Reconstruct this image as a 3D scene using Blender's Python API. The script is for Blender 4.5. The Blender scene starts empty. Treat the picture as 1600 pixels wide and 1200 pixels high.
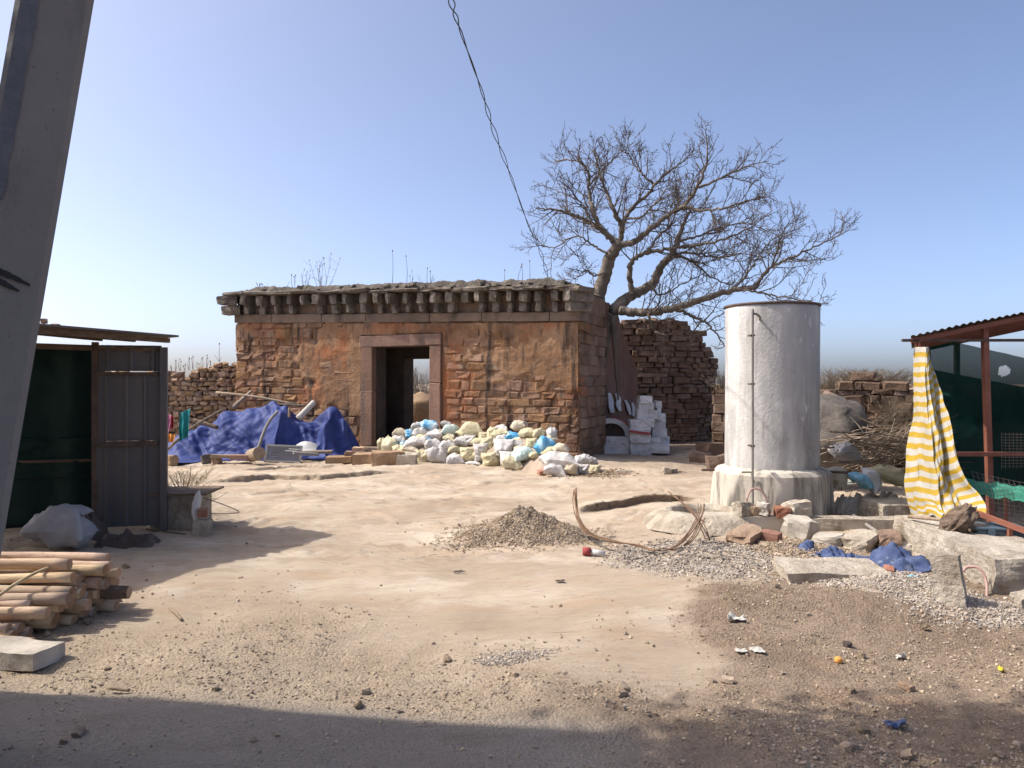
import bpy, math, random
import numpy as np
from mathutils import Vector, Matrix, Euler

# ------------------------------------------------------------------ camera, sky, sun, exposure
SC = bpy.context.scene
COL = SC.collection
F = 1208.0                      # focal length in pixels of a 1600 px wide frame
CAMZ = 1.6
cam_data = bpy.data.cameras.new('camera')
cam_data.sensor_width = 36.0
cam_data.lens = 36.0 * F / 1600.0
cam_data.clip_start = 0.05
cam_data.clip_end = 6000.0
camera = bpy.data.objects.new('camera', cam_data)
camera.location = (0, 0, CAMZ)
camera.rotation_euler = (math.radians(90), 0, 0)
COL.objects.link(camera)
SC.camera = camera

SUN_EL = math.radians(51)
SUN_AZ = math.radians(-3)        # 0 = exactly from the left, positive = a little behind the camera
SH = (-math.cos(SUN_AZ), -math.sin(SUN_AZ))
SUN_DIR = Vector((SH[0] * math.cos(SUN_EL), SH[1] * math.cos(SUN_EL), math.sin(SUN_EL)))
world = bpy.data.worlds.new('World')
SC.world = world
world.use_nodes = True
wn = world.node_tree.nodes
wl = world.node_tree.links
for n in list(wn):
    wn.remove(n)
w_out = wn.new('ShaderNodeOutputWorld')
w_bg = wn.new('ShaderNodeBackground')
w_sky = wn.new('ShaderNodeTexSky')
w_sky.sky_type = 'NISHITA'
w_sky.sun_disc = False
w_sky.sun_elevation = SUN_EL
w_sky.sun_rotation = math.atan2(SH[0], SH[1]) % (2 * math.pi)
w_sky.altitude = 300
w_sky.air_density = 0.42
w_sky.dust_density = 3.5
w_sky.ozone_density = 0.9
w_bg.inputs['Strength'].default_value = 0.148
wl.new(w_sky.outputs[0], w_bg.inputs['Color'])
wl.new(w_bg.outputs[0], w_out.inputs['Surface'])

sun_data = bpy.data.lights.new('sun', 'SUN')
sun_data.energy = 2.35
sun_data.angle = math.radians(0.53)
sun_data.color = (1.0, 0.94, 0.85)
sun = bpy.data.objects.new('sun', sun_data)
sun.rotation_euler = SUN_DIR.to_track_quat('Z', 'Y').to_euler()
sun.location = (-20, 0, 25)
COL.objects.link(sun)

SC.view_settings.view_transform = 'Standard'
SC.view_settings.look = 'None'
SC.view_settings.exposure = 1.12
SC.view_settings.gamma = 1.0
SC.view_settings.use_curve_mapping = False

rng = np.random.default_rng(7)
random.seed(7)

# ------------------------------------------------------------------ helpers
def P(px, py, d):
    """point at distance d (metres along +Y) seen at photo pixel px, py"""
    return np.array([(px - 800.0) / F * d, d, CAMZ - (py - 600.0) / F * d])

def PG(px, py):
    """flat ground point seen at photo pixel"""
    d = CAMZ * F / (py - 600.0)
    return np.array([(px - 800.0) / F * d, d, 0.0])

_perm = np.random.default_rng(3).permutation(256)
_perm = np.concatenate([_perm, _perm, _perm])
_grad = np.random.default_rng(4).normal(size=(256, 3))
_grad /= np.linalg.norm(_grad, axis=1)[:, None]

def perlin(p):
    p = np.asarray(p, float)
    i = np.floor(p).astype(int)
    f = p - i
    i &= 255
    u = f * f * f * (f * (f * 6 - 15) + 10)
    def g(dx, dy, dz):
        h = _perm[_perm[_perm[(i[..., 0] + dx) & 255] + ((i[..., 1] + dy) & 255)] + ((i[..., 2] + dz) & 255)]
        q = f - np.array([dx, dy, dz])
        return (_grad[h] * q).sum(-1)
    def L(a, b, t):
        return a + (b - a) * t
    x00 = L(g(0, 0, 0), g(1, 0, 0), u[..., 0])
    x10 = L(g(0, 1, 0), g(1, 1, 0), u[..., 0])
    x01 = L(g(0, 0, 1), g(1, 0, 1), u[..., 0])
    x11 = L(g(0, 1, 1), g(1, 1, 1), u[..., 0])
    return L(L(x00, x10, u[..., 1]), L(x01, x11, u[..., 1]), u[..., 2]) * 1.6

def fbm(p, oct=4, gain=0.5):
    p = np.asarray(p, float)
    a, s, r = 1.0, 1.0, 0.0
    for k in range(oct):
        r = r + a * perlin(p * s + 17.3 * k)
        a *= gain
        s *= 2.03
    return r

def sm(e0, e1, x):
    t = np.clip((x - e0) / (e1 - e0 + 1e-12), 0, 1)
    return t * t * (3 - 2 * t)

def make_mesh(name, verts, faces, smooth=False, mats=None, fmat=None):
    me = bpy.data.meshes.new(name)
    if isinstance(faces, np.ndarray):
        V = np.asarray(verts, np.float32)
        n = faces.shape[1]
        me.vertices.add(len(V))
        me.vertices.foreach_set('co', V.ravel())
        me.loops.add(faces.size)
        me.loops.foreach_set('vertex_index', faces.astype(np.int32).ravel())
        me.polygons.add(len(faces))
        me.polygons.foreach_set('loop_start', np.arange(0, faces.size, n, dtype=np.int32))
        me.update(calc_edges=True)
    else:
        me.from_pydata([tuple(map(float, v)) for v in verts], [], [tuple(map(int, f)) for f in faces])
        me.update()
    me.polygons.foreach_set('use_smooth', np.full(len(me.polygons), bool(smooth)))
    for m in (mats or []):
        me.materials.append(m)
    if fmat is not None:
        me.polygons.foreach_set('material_index', np.asarray(fmat, np.int32))
    return me

def add(name, me, parent=None, loc=(0, 0, 0), rot=(0, 0, 0), scale=(1, 1, 1)):
    o = bpy.data.objects.new(name, me)
    o.location = tuple(map(float, loc))
    o.rotation_euler = tuple(map(float, rot))
    o.scale = tuple(map(float, scale))
    COL.objects.link(o)
    if parent is not None:
        o.parent = parent
    return o

def tag(o, label=None, cat=None, group=None, kind=None):
    if label: o['label'] = label
    if cat: o['category'] = cat
    if group: o['group'] = group
    if kind: o['kind'] = kind
    return o

def thing(name, label, cat, loc=(0, 0, 0), rz=0.0, group=None):
    o = add(name, None, None, loc, (0, 0, rz))
    o.empty_display_size = 0.1
    return tag(o, label, cat, group)

class MB:
    """collects shapes into one mesh"""
    def __init__(s):
        s.v, s.f, s.m, s.n = [], [], [], 0
    def raw(s, verts, faces, mi=0):
        s.v.append(np.asarray(verts, float).reshape(-1, 3))
        for f in faces:
            s.f.append(tuple(int(i) + s.n for i in f)); s.m.append(mi)
        s.n += len(s.v[-1])
        return s
    def box(s, c, d, rz=0.0, rx=0.0, ry=0.0, mi=0, jit=0.0):
        h = np.array(d, float) / 2
        q = np.array([[x, y, z] for x in (-1, 1) for y in (-1, 1) for z in (-1, 1)], float) * h
        if jit: q = q + rng.normal(0, jit, q.shape)
        M = np.array(Euler((rx, ry, rz)).to_matrix())
        return s.raw(q @ M.T + np.array(c, float), [(0, 1, 3, 2), (4, 6, 7, 5), (0, 4, 5, 1), (2, 3, 7, 6), (0, 2, 6, 4), (1, 5, 7, 3)], mi)
    def tube(s, pts, rad, sides=6, mi=0, caps=True):
        v, f = tube(pts, rad, sides, caps)
        return s.raw(v, f, mi)
    def bar(s, a, b, w, h=None, mi=0):
        """square section bar between two points"""
        a = np.array(a, float); b = np.array(b, float); h = h or w
        d = b - a; L = np.linalg.norm(d); d /= L
        up = np.array([0, 0, 1.0]) if abs(d[2]) < 0.95 else np.array([0, 1.0, 0])
        x = np.cross(d, up); x /= np.linalg.norm(x); u = np.cross(x, d)
        q = []
        for p in (a, b):
            for sx, su in ((-1, -1), (1, -1), (1, 1), (-1, 1)):
                q.append(p + x * sx * w / 2 + u * su * h / 2)
        return s.raw(q, [(0, 1, 2, 3), (7, 6, 5, 4), (0, 4, 5, 1), (1, 5, 6, 2), (2, 6, 7, 3), (3, 7, 4, 0)], mi)
    def mesh(s, name, mats, smooth=False):
        mats = mats if isinstance(mats, (list, tuple)) else [mats]
        V = np.concatenate(s.v)
        if all(len(f) == len(s.f[0]) for f in s.f):
            return make_mesh(name, V, np.array(s.f), smooth, mats, s.m)
        return make_mesh(name, V, s.f, smooth, mats, s.m)
    def build(s, name, mats, parent=None, smooth=False, loc=(0, 0, 0), rot=(0, 0, 0)):
        return add(name, s.mesh(name, mats, smooth), parent, loc, rot)

def tube(pts, rad, sides=6, caps=True):
    pts = np.asarray(pts, float)
    n = len(pts)
    rad = np.broadcast_to(np.asarray(rad, float), (n,))
    t = np.gradient(pts, axis=0)
    t /= np.linalg.norm(t, axis=1)[:, None] + 1e-12
    ref = np.array([0.31, 0.17, 0.93]) if abs(t[0][2]) < 0.8 else np.array([0.95, 0.2, 0.1])
    x = np.cross(t, ref); x /= np.linalg.norm(x, axis=1)[:, None] + 1e-12
    y = np.cross(t, x)
    a = np.arange(sides) * 2 * np.pi / sides
    ring = x[:, None, :] * np.cos(a)[None, :, None] + y[:, None, :] * np.sin(a)[None, :, None]
    V = (pts[:, None, :] + ring * rad[:, None, None]).reshape(-1, 3)
    f = []
    for i in range(n - 1):
        for k in range(sides):
            k2 = (k + 1) % sides
            f.append((i * sides + k, i * sides + k2, (i + 1) * sides + k2, (i + 1) * sides + k))
    if caps:
        f.append(tuple(range(sides))[::-1])
        f.append(tuple((n - 1) * sides + k for k in range(sides)))
    return V, f

def curve(pts, n):
    """Catmull-Rom through points"""
    p = np.asarray(pts, float)
    p = np.vstack([2 * p[0] - p[1], p, 2 * p[-1] - p[-2]])
    m = len(p) - 3
    out = []
    for s in np.linspace(0, m, n):
        i = min(int(s), m - 1); t = s - i
        a, b, c, d = p[i], p[i + 1], p[i + 2], p[i + 3]
        out.append(0.5 * (2 * b + (c - a) * t + (2 * a - 5 * b + 4 * c - d) * t * t + (3 * b - a - 3 * c + d) * t ** 3))
    return np.array(out)

def grid_faces(nx, ny):
    i = np.arange(nx - 1)[None, :] + nx * np.arange(ny - 1)[:, None]
    return np.stack([i, i + 1, i + 1 + nx, i + nx], -1).reshape(-1, 4)

def cube_points(k):
    """surface of a cube split k times per side -> verts, quads"""
    idx, verts, faces = {}, [], []
    def vid(p):
        if p not in idx:
            idx[p] = len(verts); verts.append([2.0 * c / k - 1 for c in p])
        return idx[p]
    for ax in range(3):
        a, b = [(1, 2), (2, 0), (0, 1)][ax]
        for side in (0, k):
            for i in range(k):
                for j in range(k):
                    q = []
                    for (di, dj) in ((0, 0), (1, 0), (1, 1), (0, 1)):
                        p = [0, 0, 0]; p[ax] = side; p[a] = i + di; p[b] = j + dj
                        q.append(vid(tuple(p)))
                    faces.append(tuple(q if side else q[::-1]))
    return np.array(verts), np.array(faces)

def rock_mesh(name, seed, mat, k=2, round_=0.3, rough=0.18, smooth=False):
    """irregular stone filling about +-0.5"""
    v, f = cube_points(k)
    r = np.linalg.norm(v, axis=1)[:, None]
    v = v * (1 - round_) + v / r * 1.15 * round_
    o = np.array([seed * 7.31, seed * 3.17, seed * 1.93])
    d = np.stack([perlin(v * 0.9 + o), perlin(v * 0.9 + o + 31), perlin(v * 0.9 + o + 67)], -1)
    e = np.stack([perlin(v * 2.6 + o), perlin(v * 2.6 + o + 11), perlin(v * 2.6 + o + 47)], -1)
    v = v + d * rough + e * rough * 0.45
    return make_mesh(name, v * 0.5, f, smooth, [mat])

def face_stone_mesh(name, seed, mat, bevel=.16, jit=.07, depth=.16):
    """squared wall stone: chipped front face at -y, plain sides, about 52 triangles"""
    rg = np.random.default_rng(900 + seed)
    g = np.array([-.5, -.5 + bevel, .5 - bevel, .5])
    front = np.zeros((4, 4, 3))
    for j in range(4):
        for i in range(4):
            edge = i in (0, 3) or j in (0, 3)
            front[j, i] = (g[i], -.5 + (depth if edge else 0), g[j])
    front[..., 0] += rg.normal(0, jit * .6, (4, 4)); front[..., 2] += rg.normal(0, jit, (4, 4)); front[..., 1] += rg.normal(0, depth * .38, (4, 4))
    ring = [(0, 0), (0, 1), (0, 2), (0, 3), (1, 3), (2, 3), (3, 3), (3, 2), (3, 1), (3, 0), (2, 0), (1, 0)]
    V = list(front.reshape(-1, 3)); f = []
    for j in range(3):
        for i in range(3):
            a = j * 4 + i; f.append((a, a + 1, a + 5, a + 4))
    for (j, i) in ring:
        p = front[j, i].copy(); p[1] = .5; V.append(p)
    for k in range(12):
        a = ring[k][0] * 4 + ring[k][1]; b = ring[(k + 1) % 12][0] * 4 + ring[(k + 1) % 12][1]
        f.append((b, a, 16 + k, 16 + (k + 1) % 12))
    f.append(tuple(16 + k for k in range(12))[::-1])
    me = make_mesh(name, V, f, False, [mat])
    return me

# ------------------------------------------------------------------ materials
def lin(r, g, b):
    c = np.array([r, g, b]) / 255.0
    c = np.where(c <= 0.04045, c / 12.92, ((c + 0.055) / 1.055) ** 2.4)
    return (float(c[0]), float(c[1]), float(c[2]), 1.0)

def pmat(name, cols, scale=3.0, stretch=(1, 1, 1), rough=0.9, bump=0.3, bscale=30.0, rnd=0.0, hrnd=0.0, layers=(), coord='pos',
         island=False, spec=0.3, alpha=None, detail=6.0, bdist=0.02, metal=0.0, transl=0.0):
    """noise-ramped surface; layers = (scale, stretch, lo, hi, colour, strength) patches mixed on top"""
    m = bpy.data.materials.new(name)
    m.use_nodes = True
    nt = m.node_tree; N = nt.nodes; L = nt.links
    bs = N['Principled BSDF']
    out = N['Material Output']
    if coord == 'pos':
        src = N.new('ShaderNodeNewGeometry').outputs['Position']
    else:
        src = N.new('ShaderNodeTexCoord').outputs['Object']
    if coord == 'objrnd':
        oi = N.new('ShaderNodeObjectInfo')
        ad = N.new('ShaderNodeVectorMath'); ad.operation = 'MULTIPLY_ADD'
        cb = N.new('ShaderNodeCombineXYZ')
        for k in range(3): L.new(oi.outputs['Random'], cb.inputs[k])
        L.new(cb.outputs[0], ad.inputs[0]); ad.inputs[1].default_value = (37, 53, 71)
        L.new(src, ad.inputs[2]); src = ad.outputs[0]
    def noise(sc, st, det=6.0, rgh=0.6):
        mp = N.new('ShaderNodeMapping'); mp.inputs['Scale'].default_value = st
        L.new(src, mp.inputs['Vector'])
        nz = N.new('ShaderNodeTexNoise'); nz.inputs['Scale'].default_value = sc
        nz.inputs['Detail'].default_value = det; nz.inputs['Roughness'].default_value = rgh
        L.new(mp.outputs[0], nz.inputs['Vector'])
        return nz.outputs['Fac']
    rp = N.new('ShaderNodeValToRGB')
    els = rp.color_ramp.elements
    while len(els) < len(cols): els.new(0.5)
    for i, c in enumerate(cols):
        els[i].position = 0.3 + 0.4 * i / max(1, len(cols) - 1)
        els[i].color = c
    L.new(noise(scale, stretch, detail), rp.inputs['Fac'])
    col = rp.outputs['Color']
    if rnd or hrnd:
        if island:
            rv = N.new('ShaderNodeNewGeometry').outputs['Random Per Island']
        else:
            rv = N.new('ShaderNodeObjectInfo').outputs['Random']
        hsv = N.new('ShaderNodeHueSaturation')
        mr = N.new('ShaderNodeMapRange'); mr.inputs['To Min'].default_value = 1 - rnd; mr.inputs['To Max'].default_value = 1 + rnd
        L.new(rv, mr.inputs['Value']); L.new(mr.outputs[0], hsv.inputs['Value'])
        wv = N.new('ShaderNodeTexWhiteNoise'); wv.noise_dimensions = '1D'; L.new(rv, wv.inputs['W'])
        m2 = N.new('ShaderNodeMapRange'); m2.inputs['To Min'].default_value = 0.5 - hrnd; m2.inputs['To Max'].default_value = 0.5 + hrnd
        L.new(wv.outputs['Value'], m2.inputs['Value']); L.new(m2.outputs[0], hsv.inputs['Hue'])
        m3 = N.new('ShaderNodeMapRange'); m3.inputs['To Min'].default_value = 1 - rnd * 0.6; m3.inputs['To Max'].default_value = 1 + rnd * 0.4
        L.new(wv.outputs['Value'], m3.inputs['Value']); L.new(m3.outputs[0], hsv.inputs['Saturation'])
        L.new(col, hsv.inputs['Color']); col = hsv.outputs['Color']
    for (sc, st, lo, hi, c, k) in layers:
        mr = N.new('ShaderNodeMapRange'); mr.inputs['From Min'].default_value = lo; mr.inputs['From Max'].default_value = hi
        mr.inputs['To Max'].default_value = k
        L.new(noise(sc, st), mr.inputs['Value'])
        mx = N.new('ShaderNodeMix'); mx.data_type = 'RGBA'
        L.new(mr.outputs[0], mx.inputs['Factor']); L.new(col, mx.inputs['A']); mx.inputs['B'].default_value = c
        col = mx.outputs['Result']
    L.new(col, bs.inputs['Base Color'])
    bs.inputs['Roughness'].default_value = rough
    bs.inputs['Specular IOR Level'].default_value = spec
    bs.inputs['Metallic'].default_value = metal
    if bump:
        bp = N.new('ShaderNodeBump'); bp.inputs['Strength'].default_value = bump; bp.inputs['Distance'].default_value = bdist
        L.new(noise(bscale, stretch, 8.0, 0.65), bp.inputs['Height']); L.new(bp.outputs[0], bs.inputs['Normal'])
    sh = bs.outputs[0]
    if transl:
        tr = N.new('ShaderNodeBsdfTranslucent'); L.new(col, tr.inputs['Color'])
        ms = N.new('ShaderNodeMixShader'); ms.inputs[0].default_value = transl
        L.new(sh, ms.inputs[1]); L.new(tr.outputs[0], ms.inputs[2]); sh = ms.outputs[0]
    if alpha is not None:
        tr = N.new('ShaderNodeBsdfTransparent')
        ms = N.new('ShaderNodeMixShader'); ms.inputs[0].default_value = alpha
        L.new(tr.outputs[0], ms.inputs[1]); L.new(sh, ms.inputs[2]); sh = ms.outputs[0]
    L.new(sh, out.inputs['Surface'])
    m['src'] = name
    return m

def C(r, g, b): return (r, g, b, 1.0)

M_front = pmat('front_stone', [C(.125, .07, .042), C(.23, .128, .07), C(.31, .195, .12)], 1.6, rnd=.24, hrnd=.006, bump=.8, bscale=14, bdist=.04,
               layers=[(.9, (1, 1, 1), .52, .66, C(.29, .10, .042), .75), (2.2, (1, 1, 1), .55, .7, C(.30, .24, .18), .55), (1.5, (1.7, 1.7, .16), .55, .64, C(.035, .026, .022), .85), (4.5, (1.5, 1.5, .3), .57, .66, C(.06, .045, .036), .6)])
M_plaster = pmat('old_plaster', [C(.145, .08, .046), C(.25, .14, .074), C(.33, .205, .122)], 1.3, bump=.9, bscale=9, bdist=.05,
                 layers=[(.9, (1, 1, 1), .52, .66, C(.30, .105, .04), .75), (3.1, (1, 1, 1), .56, .68, C(.20, .14, .10), .6), (1.5, (1.7, 1.7, .16), .55, .64, C(.035, .026, .022), .85), (4.5, (1.5, 1.5, .3), .57, .66, C(.06, .045, .036), .6)])
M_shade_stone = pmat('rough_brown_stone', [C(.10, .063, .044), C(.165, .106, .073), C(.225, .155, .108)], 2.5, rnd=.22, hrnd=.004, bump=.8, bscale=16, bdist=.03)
M_rubble = pmat('rubble_stone', [C(.24, .155, .10), C(.35, .235, .15), C(.42, .31, .21)], 2.0, rnd=.26, hrnd=.007, bump=.8, bscale=16, bdist=.03)
M_mortar = pmat('earth_mortar', [C(.15, .10, .07), C(.24, .16, .11)], 5, bump=.8, bscale=20, bdist=.04)
M_bracket = pmat('weathered_granite', [C(.085, .07, .056), C(.165, .14, .112), C(.27, .232, .182)], 5.0, rnd=.22, bump=.9, bscale=22, bdist=.03,
                 layers=[(3, (1, 1, 1), .55, .68, C(.06, .05, .042), .7)])
M_band = pmat('grey_brown_granite', [C(.14, .10, .072), C(.24, .17, .12)], 2.2, rnd=.15, bump=.8, bscale=18, bdist=.03, layers=[(1.7, (1.5, 1.5, .25), .57, .68, C(.06, .045, .04), .7)])
M_jamb = pmat('pinkish_granite', [C(.19, .112, .08), C(.27, .165, .118)], 2.0, rnd=.14, bump=.8, bscale=22, bdist=.03, layers=[(2.2, (1.5, 1.5, .3), .50, .64, C(.13, .095, .075), .75)])
M_rooftop = pmat('dark_lime_concrete', [C(.055, .046, .038), C(.115, .098, .08), C(.19, .163, .132)], 4, bump=1.0, bscale=14, bdist=.05)
M_inner = pmat('shade_dark_inner_wall', [C(.05, .04, .033), C(.09, .07, .06)], 3, bump=.5)  # dark tone puts the shade of door reveals and interior into the colour
M_redplaster = pmat('dark_red_plaster', [C(.13, .075, .055), C(.20, .115, .085)], 1.2, bump=.6, bscale=12, bdist=.03, layers=[(1.5, (1.4, 1.4, .3), .55, .7, C(.07, .05, .045), .7)])
M_whitewash = pmat('chalky_whitewash', [C(.42, .42, .43), C(.62, .62, .62)], 4, rnd=.12, bump=.6, bscale=20, layers=[(6, (1, 1, 1), .58, .68, C(.12, .10, .09), .6)])
M_redpaint = pmat('red_paint', [C(.28, .05, .05), C(.33, .07, .06)], 4, bump=.2)
M_blackpaint = pmat('black_paint', [C(.015, .015, .017), C(.03, .03, .03)], 8, bump=.1, rough=.6)
M_tank = pmat('limewashed_concrete', [C(.43, .415, .385), C(.55, .535, .505), C(.61, .60, .57)], 3.0, bump=.4, bscale=30, rough=.85,
              layers=[(1.9, (1.2, 1.2, .16), .45, .64, C(.22, .215, .21), .85), (5, (2, 2, .22), .57, .68, C(.17, .165, .16), .5), (1.4, (1, 1, .7), .55, .60, C(.36, .355, .345), .6), (7, (1, 1, .5), .62, .66, C(.62, .61, .58), .7)])
M_tankbase = pmat('stained_concrete', [C(.44, .395, .325), C(.56, .515, .435)], 3, bump=.35, bscale=30,
                  layers=[(3.0, (1.5, 1.5, .25), .48, .62, C(.14, .128, .11), .85), (9, (2, 2, .3), .58, .7, C(.1, .09, .08), .6)])
M_conc = pmat('grey_concrete', [C(.30, .265, .22), C(.42, .38, .32), C(.5, .455, .385)], 3.5, bump=.5, bscale=28, rnd=.1, layers=[(2, (1, 1, 1), .56, .68, C(.2, .165, .125), .6)])
M_oldconc = pmat('rough_old_concrete', [C(.30, .25, .19), C(.45, .39, .31), C(.55, .49, .40)], 5, bump=1.0, bscale=18, bdist=.05, rnd=.12, layers=[(3, (1, 1, .5), .55, .68, C(.2, .155, .11), .7)])
M_pole = pmat('smooth_pole_concrete', [C(.21, .193, .175), C(.26, .24, .218)], 2.0, bump=.35, bscale=55, layers=[(9, (1, 1, .25), .58, .7, C(.12, .11, .10), .5), (40, (1, 1, 1), .66, .72, C(.08, .075, .07), .6), (1.2, (1, 1, .4), .55, .68, C(.15, .14, .132), .7)])
M_polecoat = pmat('blue_grey_render', [C(.12, .125, .14), C(.18, .185, .195)], 12, bump=.6, bscale=60)
M_gravel = pmat('grey_gravel', [C(.30, .255, .21), C(.42, .365, .305)], 5, rnd=.42, hrnd=.01, island=True, bump=.2)
M_pilegravel = pmat('brown_gravel', [C(.27, .205, .14), C(.38, .30, .215)], 5, rnd=.4, hrnd=.008, island=True, bump=.2)
M_pebble = pmat('dusty_pebble', [C(.27, .205, .142), C(.40, .318, .232)], 3, rnd=.38, hrnd=.006, island=True, bump=.2)
M_clod = pmat('earth_clod', [C(.24, .175, .12), C(.37, .285, .205)], 12, rnd=.3, hrnd=.006, bump=.6, bscale=60)
M_tarp = pmat('blue_tarpaulin', [C(.018, .030, .125), C(.03, .048, .175), C(.05, .075, .23)], 2.5, rough=.62, spec=.25, bump=.35, bscale=14, bdist=.03, layers=[(2.1, (1, 1, 1), .64, .74, C(.12, .155, .28), .4)])
M_bluecloth = pmat('faded_blue_cloth', [C(.03, .048, .12), C(.055, .08, .17), C(.10, .135, .235)], 9, rough=.7, bump=.3, bscale=60, layers=[(7, (1, 1, 1), .58, .7, C(.30, .34, .42), .6)])
M_log = pmat('peeled_pole_wood', [C(.30, .20, .125), C(.49, .355, .235), C(.60, .46, .32)], 4.5, (.5, 3, 3), coord='objrnd', rnd=.25, hrnd=.012, bump=.35, bscale=20, layers=[(9, (.6, 2, 2), .62, .72, C(.16, .09, .05), .8)])
M_logend = pmat('sawn_pole_end', [C(.22, .13, .075), C(.36, .23, .14)], 12, coord='objrnd', rnd=.3, bump=.3)
M_stick = pmat('dry_grey_stick', [C(.16, .12, .09), C(.30, .24, .18)], 6, rnd=.3, bump=.3)
M_straw = pmat('dry_straw', [C(.34, .26, .15), C(.48, .38, .24)], 6, bump=.0)
M_weed = pmat('dead_weed', [C(.14, .11, .075), C(.24, .19, .13)], 6, bump=.0)
M_bark = pmat('pale_grey_bark', [C(.08, .064, .05), C(.155, .128, .102), C(.25, .212, .172)], 6, (1, 1, .5), bump=.6, bscale=25, bdist=.02)
M_twig = pmat('brown_twig', [C(.085, .065, .05), C(.15, .118, .09)], 3, bump=0)
M_iron = pmat('red_oxide_steel', [C(.18, .065, .042), C(.27, .105, .065)], 6, rough=.65, bump=.2, spec=.4)
M_dark_iron = pmat('rusty_dark_iron', [C(.06, .045, .038), C(.13, .085, .06)], 9, rough=.7, bump=.3)
M_rebar = pmat('rusted_rebar', [C(.13, .075, .045), C(.24, .15, .095)], 14, rough=.8, bump=.4, rnd=.2)
M_zinc = pmat('dull_zinc_sheet', [C(.085, .08, .08), C(.135, .13, .13)], 1.6, (1, 1, .3), rough=.55, metal=.25, bump=.1, layers=[(2, (2, 2, .3), .56, .7, C(.15, .10, .075), .5)])
M_shadesack = pmat('shade_grey_sack', [C(.26, .26, .265), C(.36, .36, .365)], 7, rough=.7, bump=.3, bscale=22)  # white sack toned darker, shed shade put into its colour
M_roofsheet = pmat('old_roof_sheet', [C(.085, .07, .06), C(.14, .12, .105)], 2.5, rough=.7, bump=.2, layers=[(3, (1, 1, 1), .55, .68, C(.15, .085, .06), .6)])
M_net = pmat('green_shade_net', [C(.012, .07, .058), C(.02, .095, .078)], 2.5, rough=.8, bump=.15, alpha=.86, transl=.2)
M_netdark = pmat('dense_green_net', [C(.005, .022, .018), C(.009, .032, .026)], 2.5, rough=.8, bump=.15, alpha=.97)
M_netbright = pmat('bright_green_net', [C(.03, .19, .13), C(.05, .26, .18)], 8, rough=.7, bump=.3, alpha=.9)
M_wire = pmat('thin_wire', [C(.12, .10, .09), C(.2, .17, .15)], 6, rough=.5, bump=0)
M_cable = pmat('black_cable', [C(.02, .02, .022), C(.03, .03, .03)], 6, rough=.5, bump=0)
M_whitesack = pmat('white_woven_sack', [C(.40, .375, .345), C(.54, .515, .485), C(.60, .58, .55)], 7, coord='objrnd', rough=.6, rnd=.1, bump=.75, bscale=7, bdist=.035, layers=[(5, (1, 1, 1), .56, .7, C(.38, .33, .28), .55)])
M_yellowsack = pmat('cream_woven_sack', [C(.46, .40, .235), C(.57, .505, .32), C(.61, .555, .38)], 7, coord='objrnd', rough=.6, rnd=.12, bump=.75, bscale=7, bdist=.035, layers=[(5, (1, 1, 1), .58, .7, C(.40, .34, .22), .55)])
M_tansack = pmat('dusty_tan_sack', [C(.46, .38, .27), C(.60, .52, .39)], 7, coord='objrnd', rough=.65, rnd=.12, bump=.75, bscale=7, bdist=.035, layers=[(5, (1, 1, 1), .56, .7, C(.33, .26, .18), .55)])
M_bluesack = pmat('blue_printed_sack', [C(.62, .63, .64), C(.35, .55, .68), C(.08, .33, .58), C(.06, .27, .52)], 1.5, (1, 1.6, 1), coord='objrnd', rough=.55, bump=.75, bscale=7, bdist=.035, detail=1.0)
M_greensack = pmat('pale_green_sack', [C(.62, .64, .60), C(.38, .52, .47), C(.66, .67, .63)], 9, (3, .4, 1), coord='objrnd', rough=.55, bump=.75, bscale=7, bdist=.035, detail=1.0)
M_plasticwhite = pmat('white_plastic', [C(.50, .49, .47), C(.62, .61, .59)], 5, rough=.5, bump=.3)
M_paper = pmat('crumpled_paper', [C(.40, .385, .345), C(.52, .50, .455)], 5, bump=.4)
M_teal = pmat('teal_cloth', [C(.01, .15, .17), C(.02, .22, .23)], 4, bump=.3)
M_pink = pmat('pink_cloth', [C(.30, .10, .19), C(.42, .16, .26)], 4, bump=.3)
M_orange = pmat('orange_cloth', [C(.55, .22, .05), C(.65, .32, .08)], 4, bump=.3)
M_red = pmat('red_cloth', [C(.35, .04, .06), C(.45, .08, .09)], 4, bump=.3)
M_bluebox = pmat('blue_grey_plastic', [C(.055, .085, .115), C(.08, .12, .155)], 4, rough=.45, bump=.08, spec=.5)
M_wood = pmat('weathered_board', [C(.22, .16, .11), C(.36, .28, .20)], 4, (1, 6, 6), bump=.4)
M_darkwood = pmat('dark_driftwood', [C(.08, .055, .04), C(.20, .145, .105)], 8, (1, 1, 3), bump=.9, bscale=20)
M_rag = pmat('dark_brown_rag', [C(.06, .045, .04), C(.13, .10, .085)], 6, bump=.6)
M_panel = pmat('dull_grey_board', [C(.17, .165, .16), C(.23, .22, .21)], 3, rough=.6, bump=.1)
M_leafdark = pmat('green_leaf', [C(.03, .06, .018), C(.06, .10, .03)], 3, bump=0, rough=.6, transl=.25)
M_house = pmat('painted_house_wall', [C(.42, .38, .32), C(.52, .47, .40)], 1.5, bump=.3)
M_boulder = pmat('dark_granite_boulder', [C(.06, .053, .048), C(.115, .10, .088), C(.16, .14, .12)], 4, bump=.7, bscale=16, bdist=.03)
M_redbrick = pmat('red_brick', [C(.26, .115, .075), C(.36, .18, .12)], 8, bump=.6, rnd=.2)
M_bluepl = pmat('pale_blue_plastic', [C(.16, .38, .50), C(.28, .52, .62)], 8, bump=.3, rough=.5)
M_hose = pmat('pinkish_hose', [C(.36, .22, .19), C(.45, .29, .25)], 6, bump=.1, rough=.5)
M_yellow = pmat('yellow_scrap', [C(.60, .45, .04), C(.7, .55, .08)], 6, bump=.1)

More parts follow.
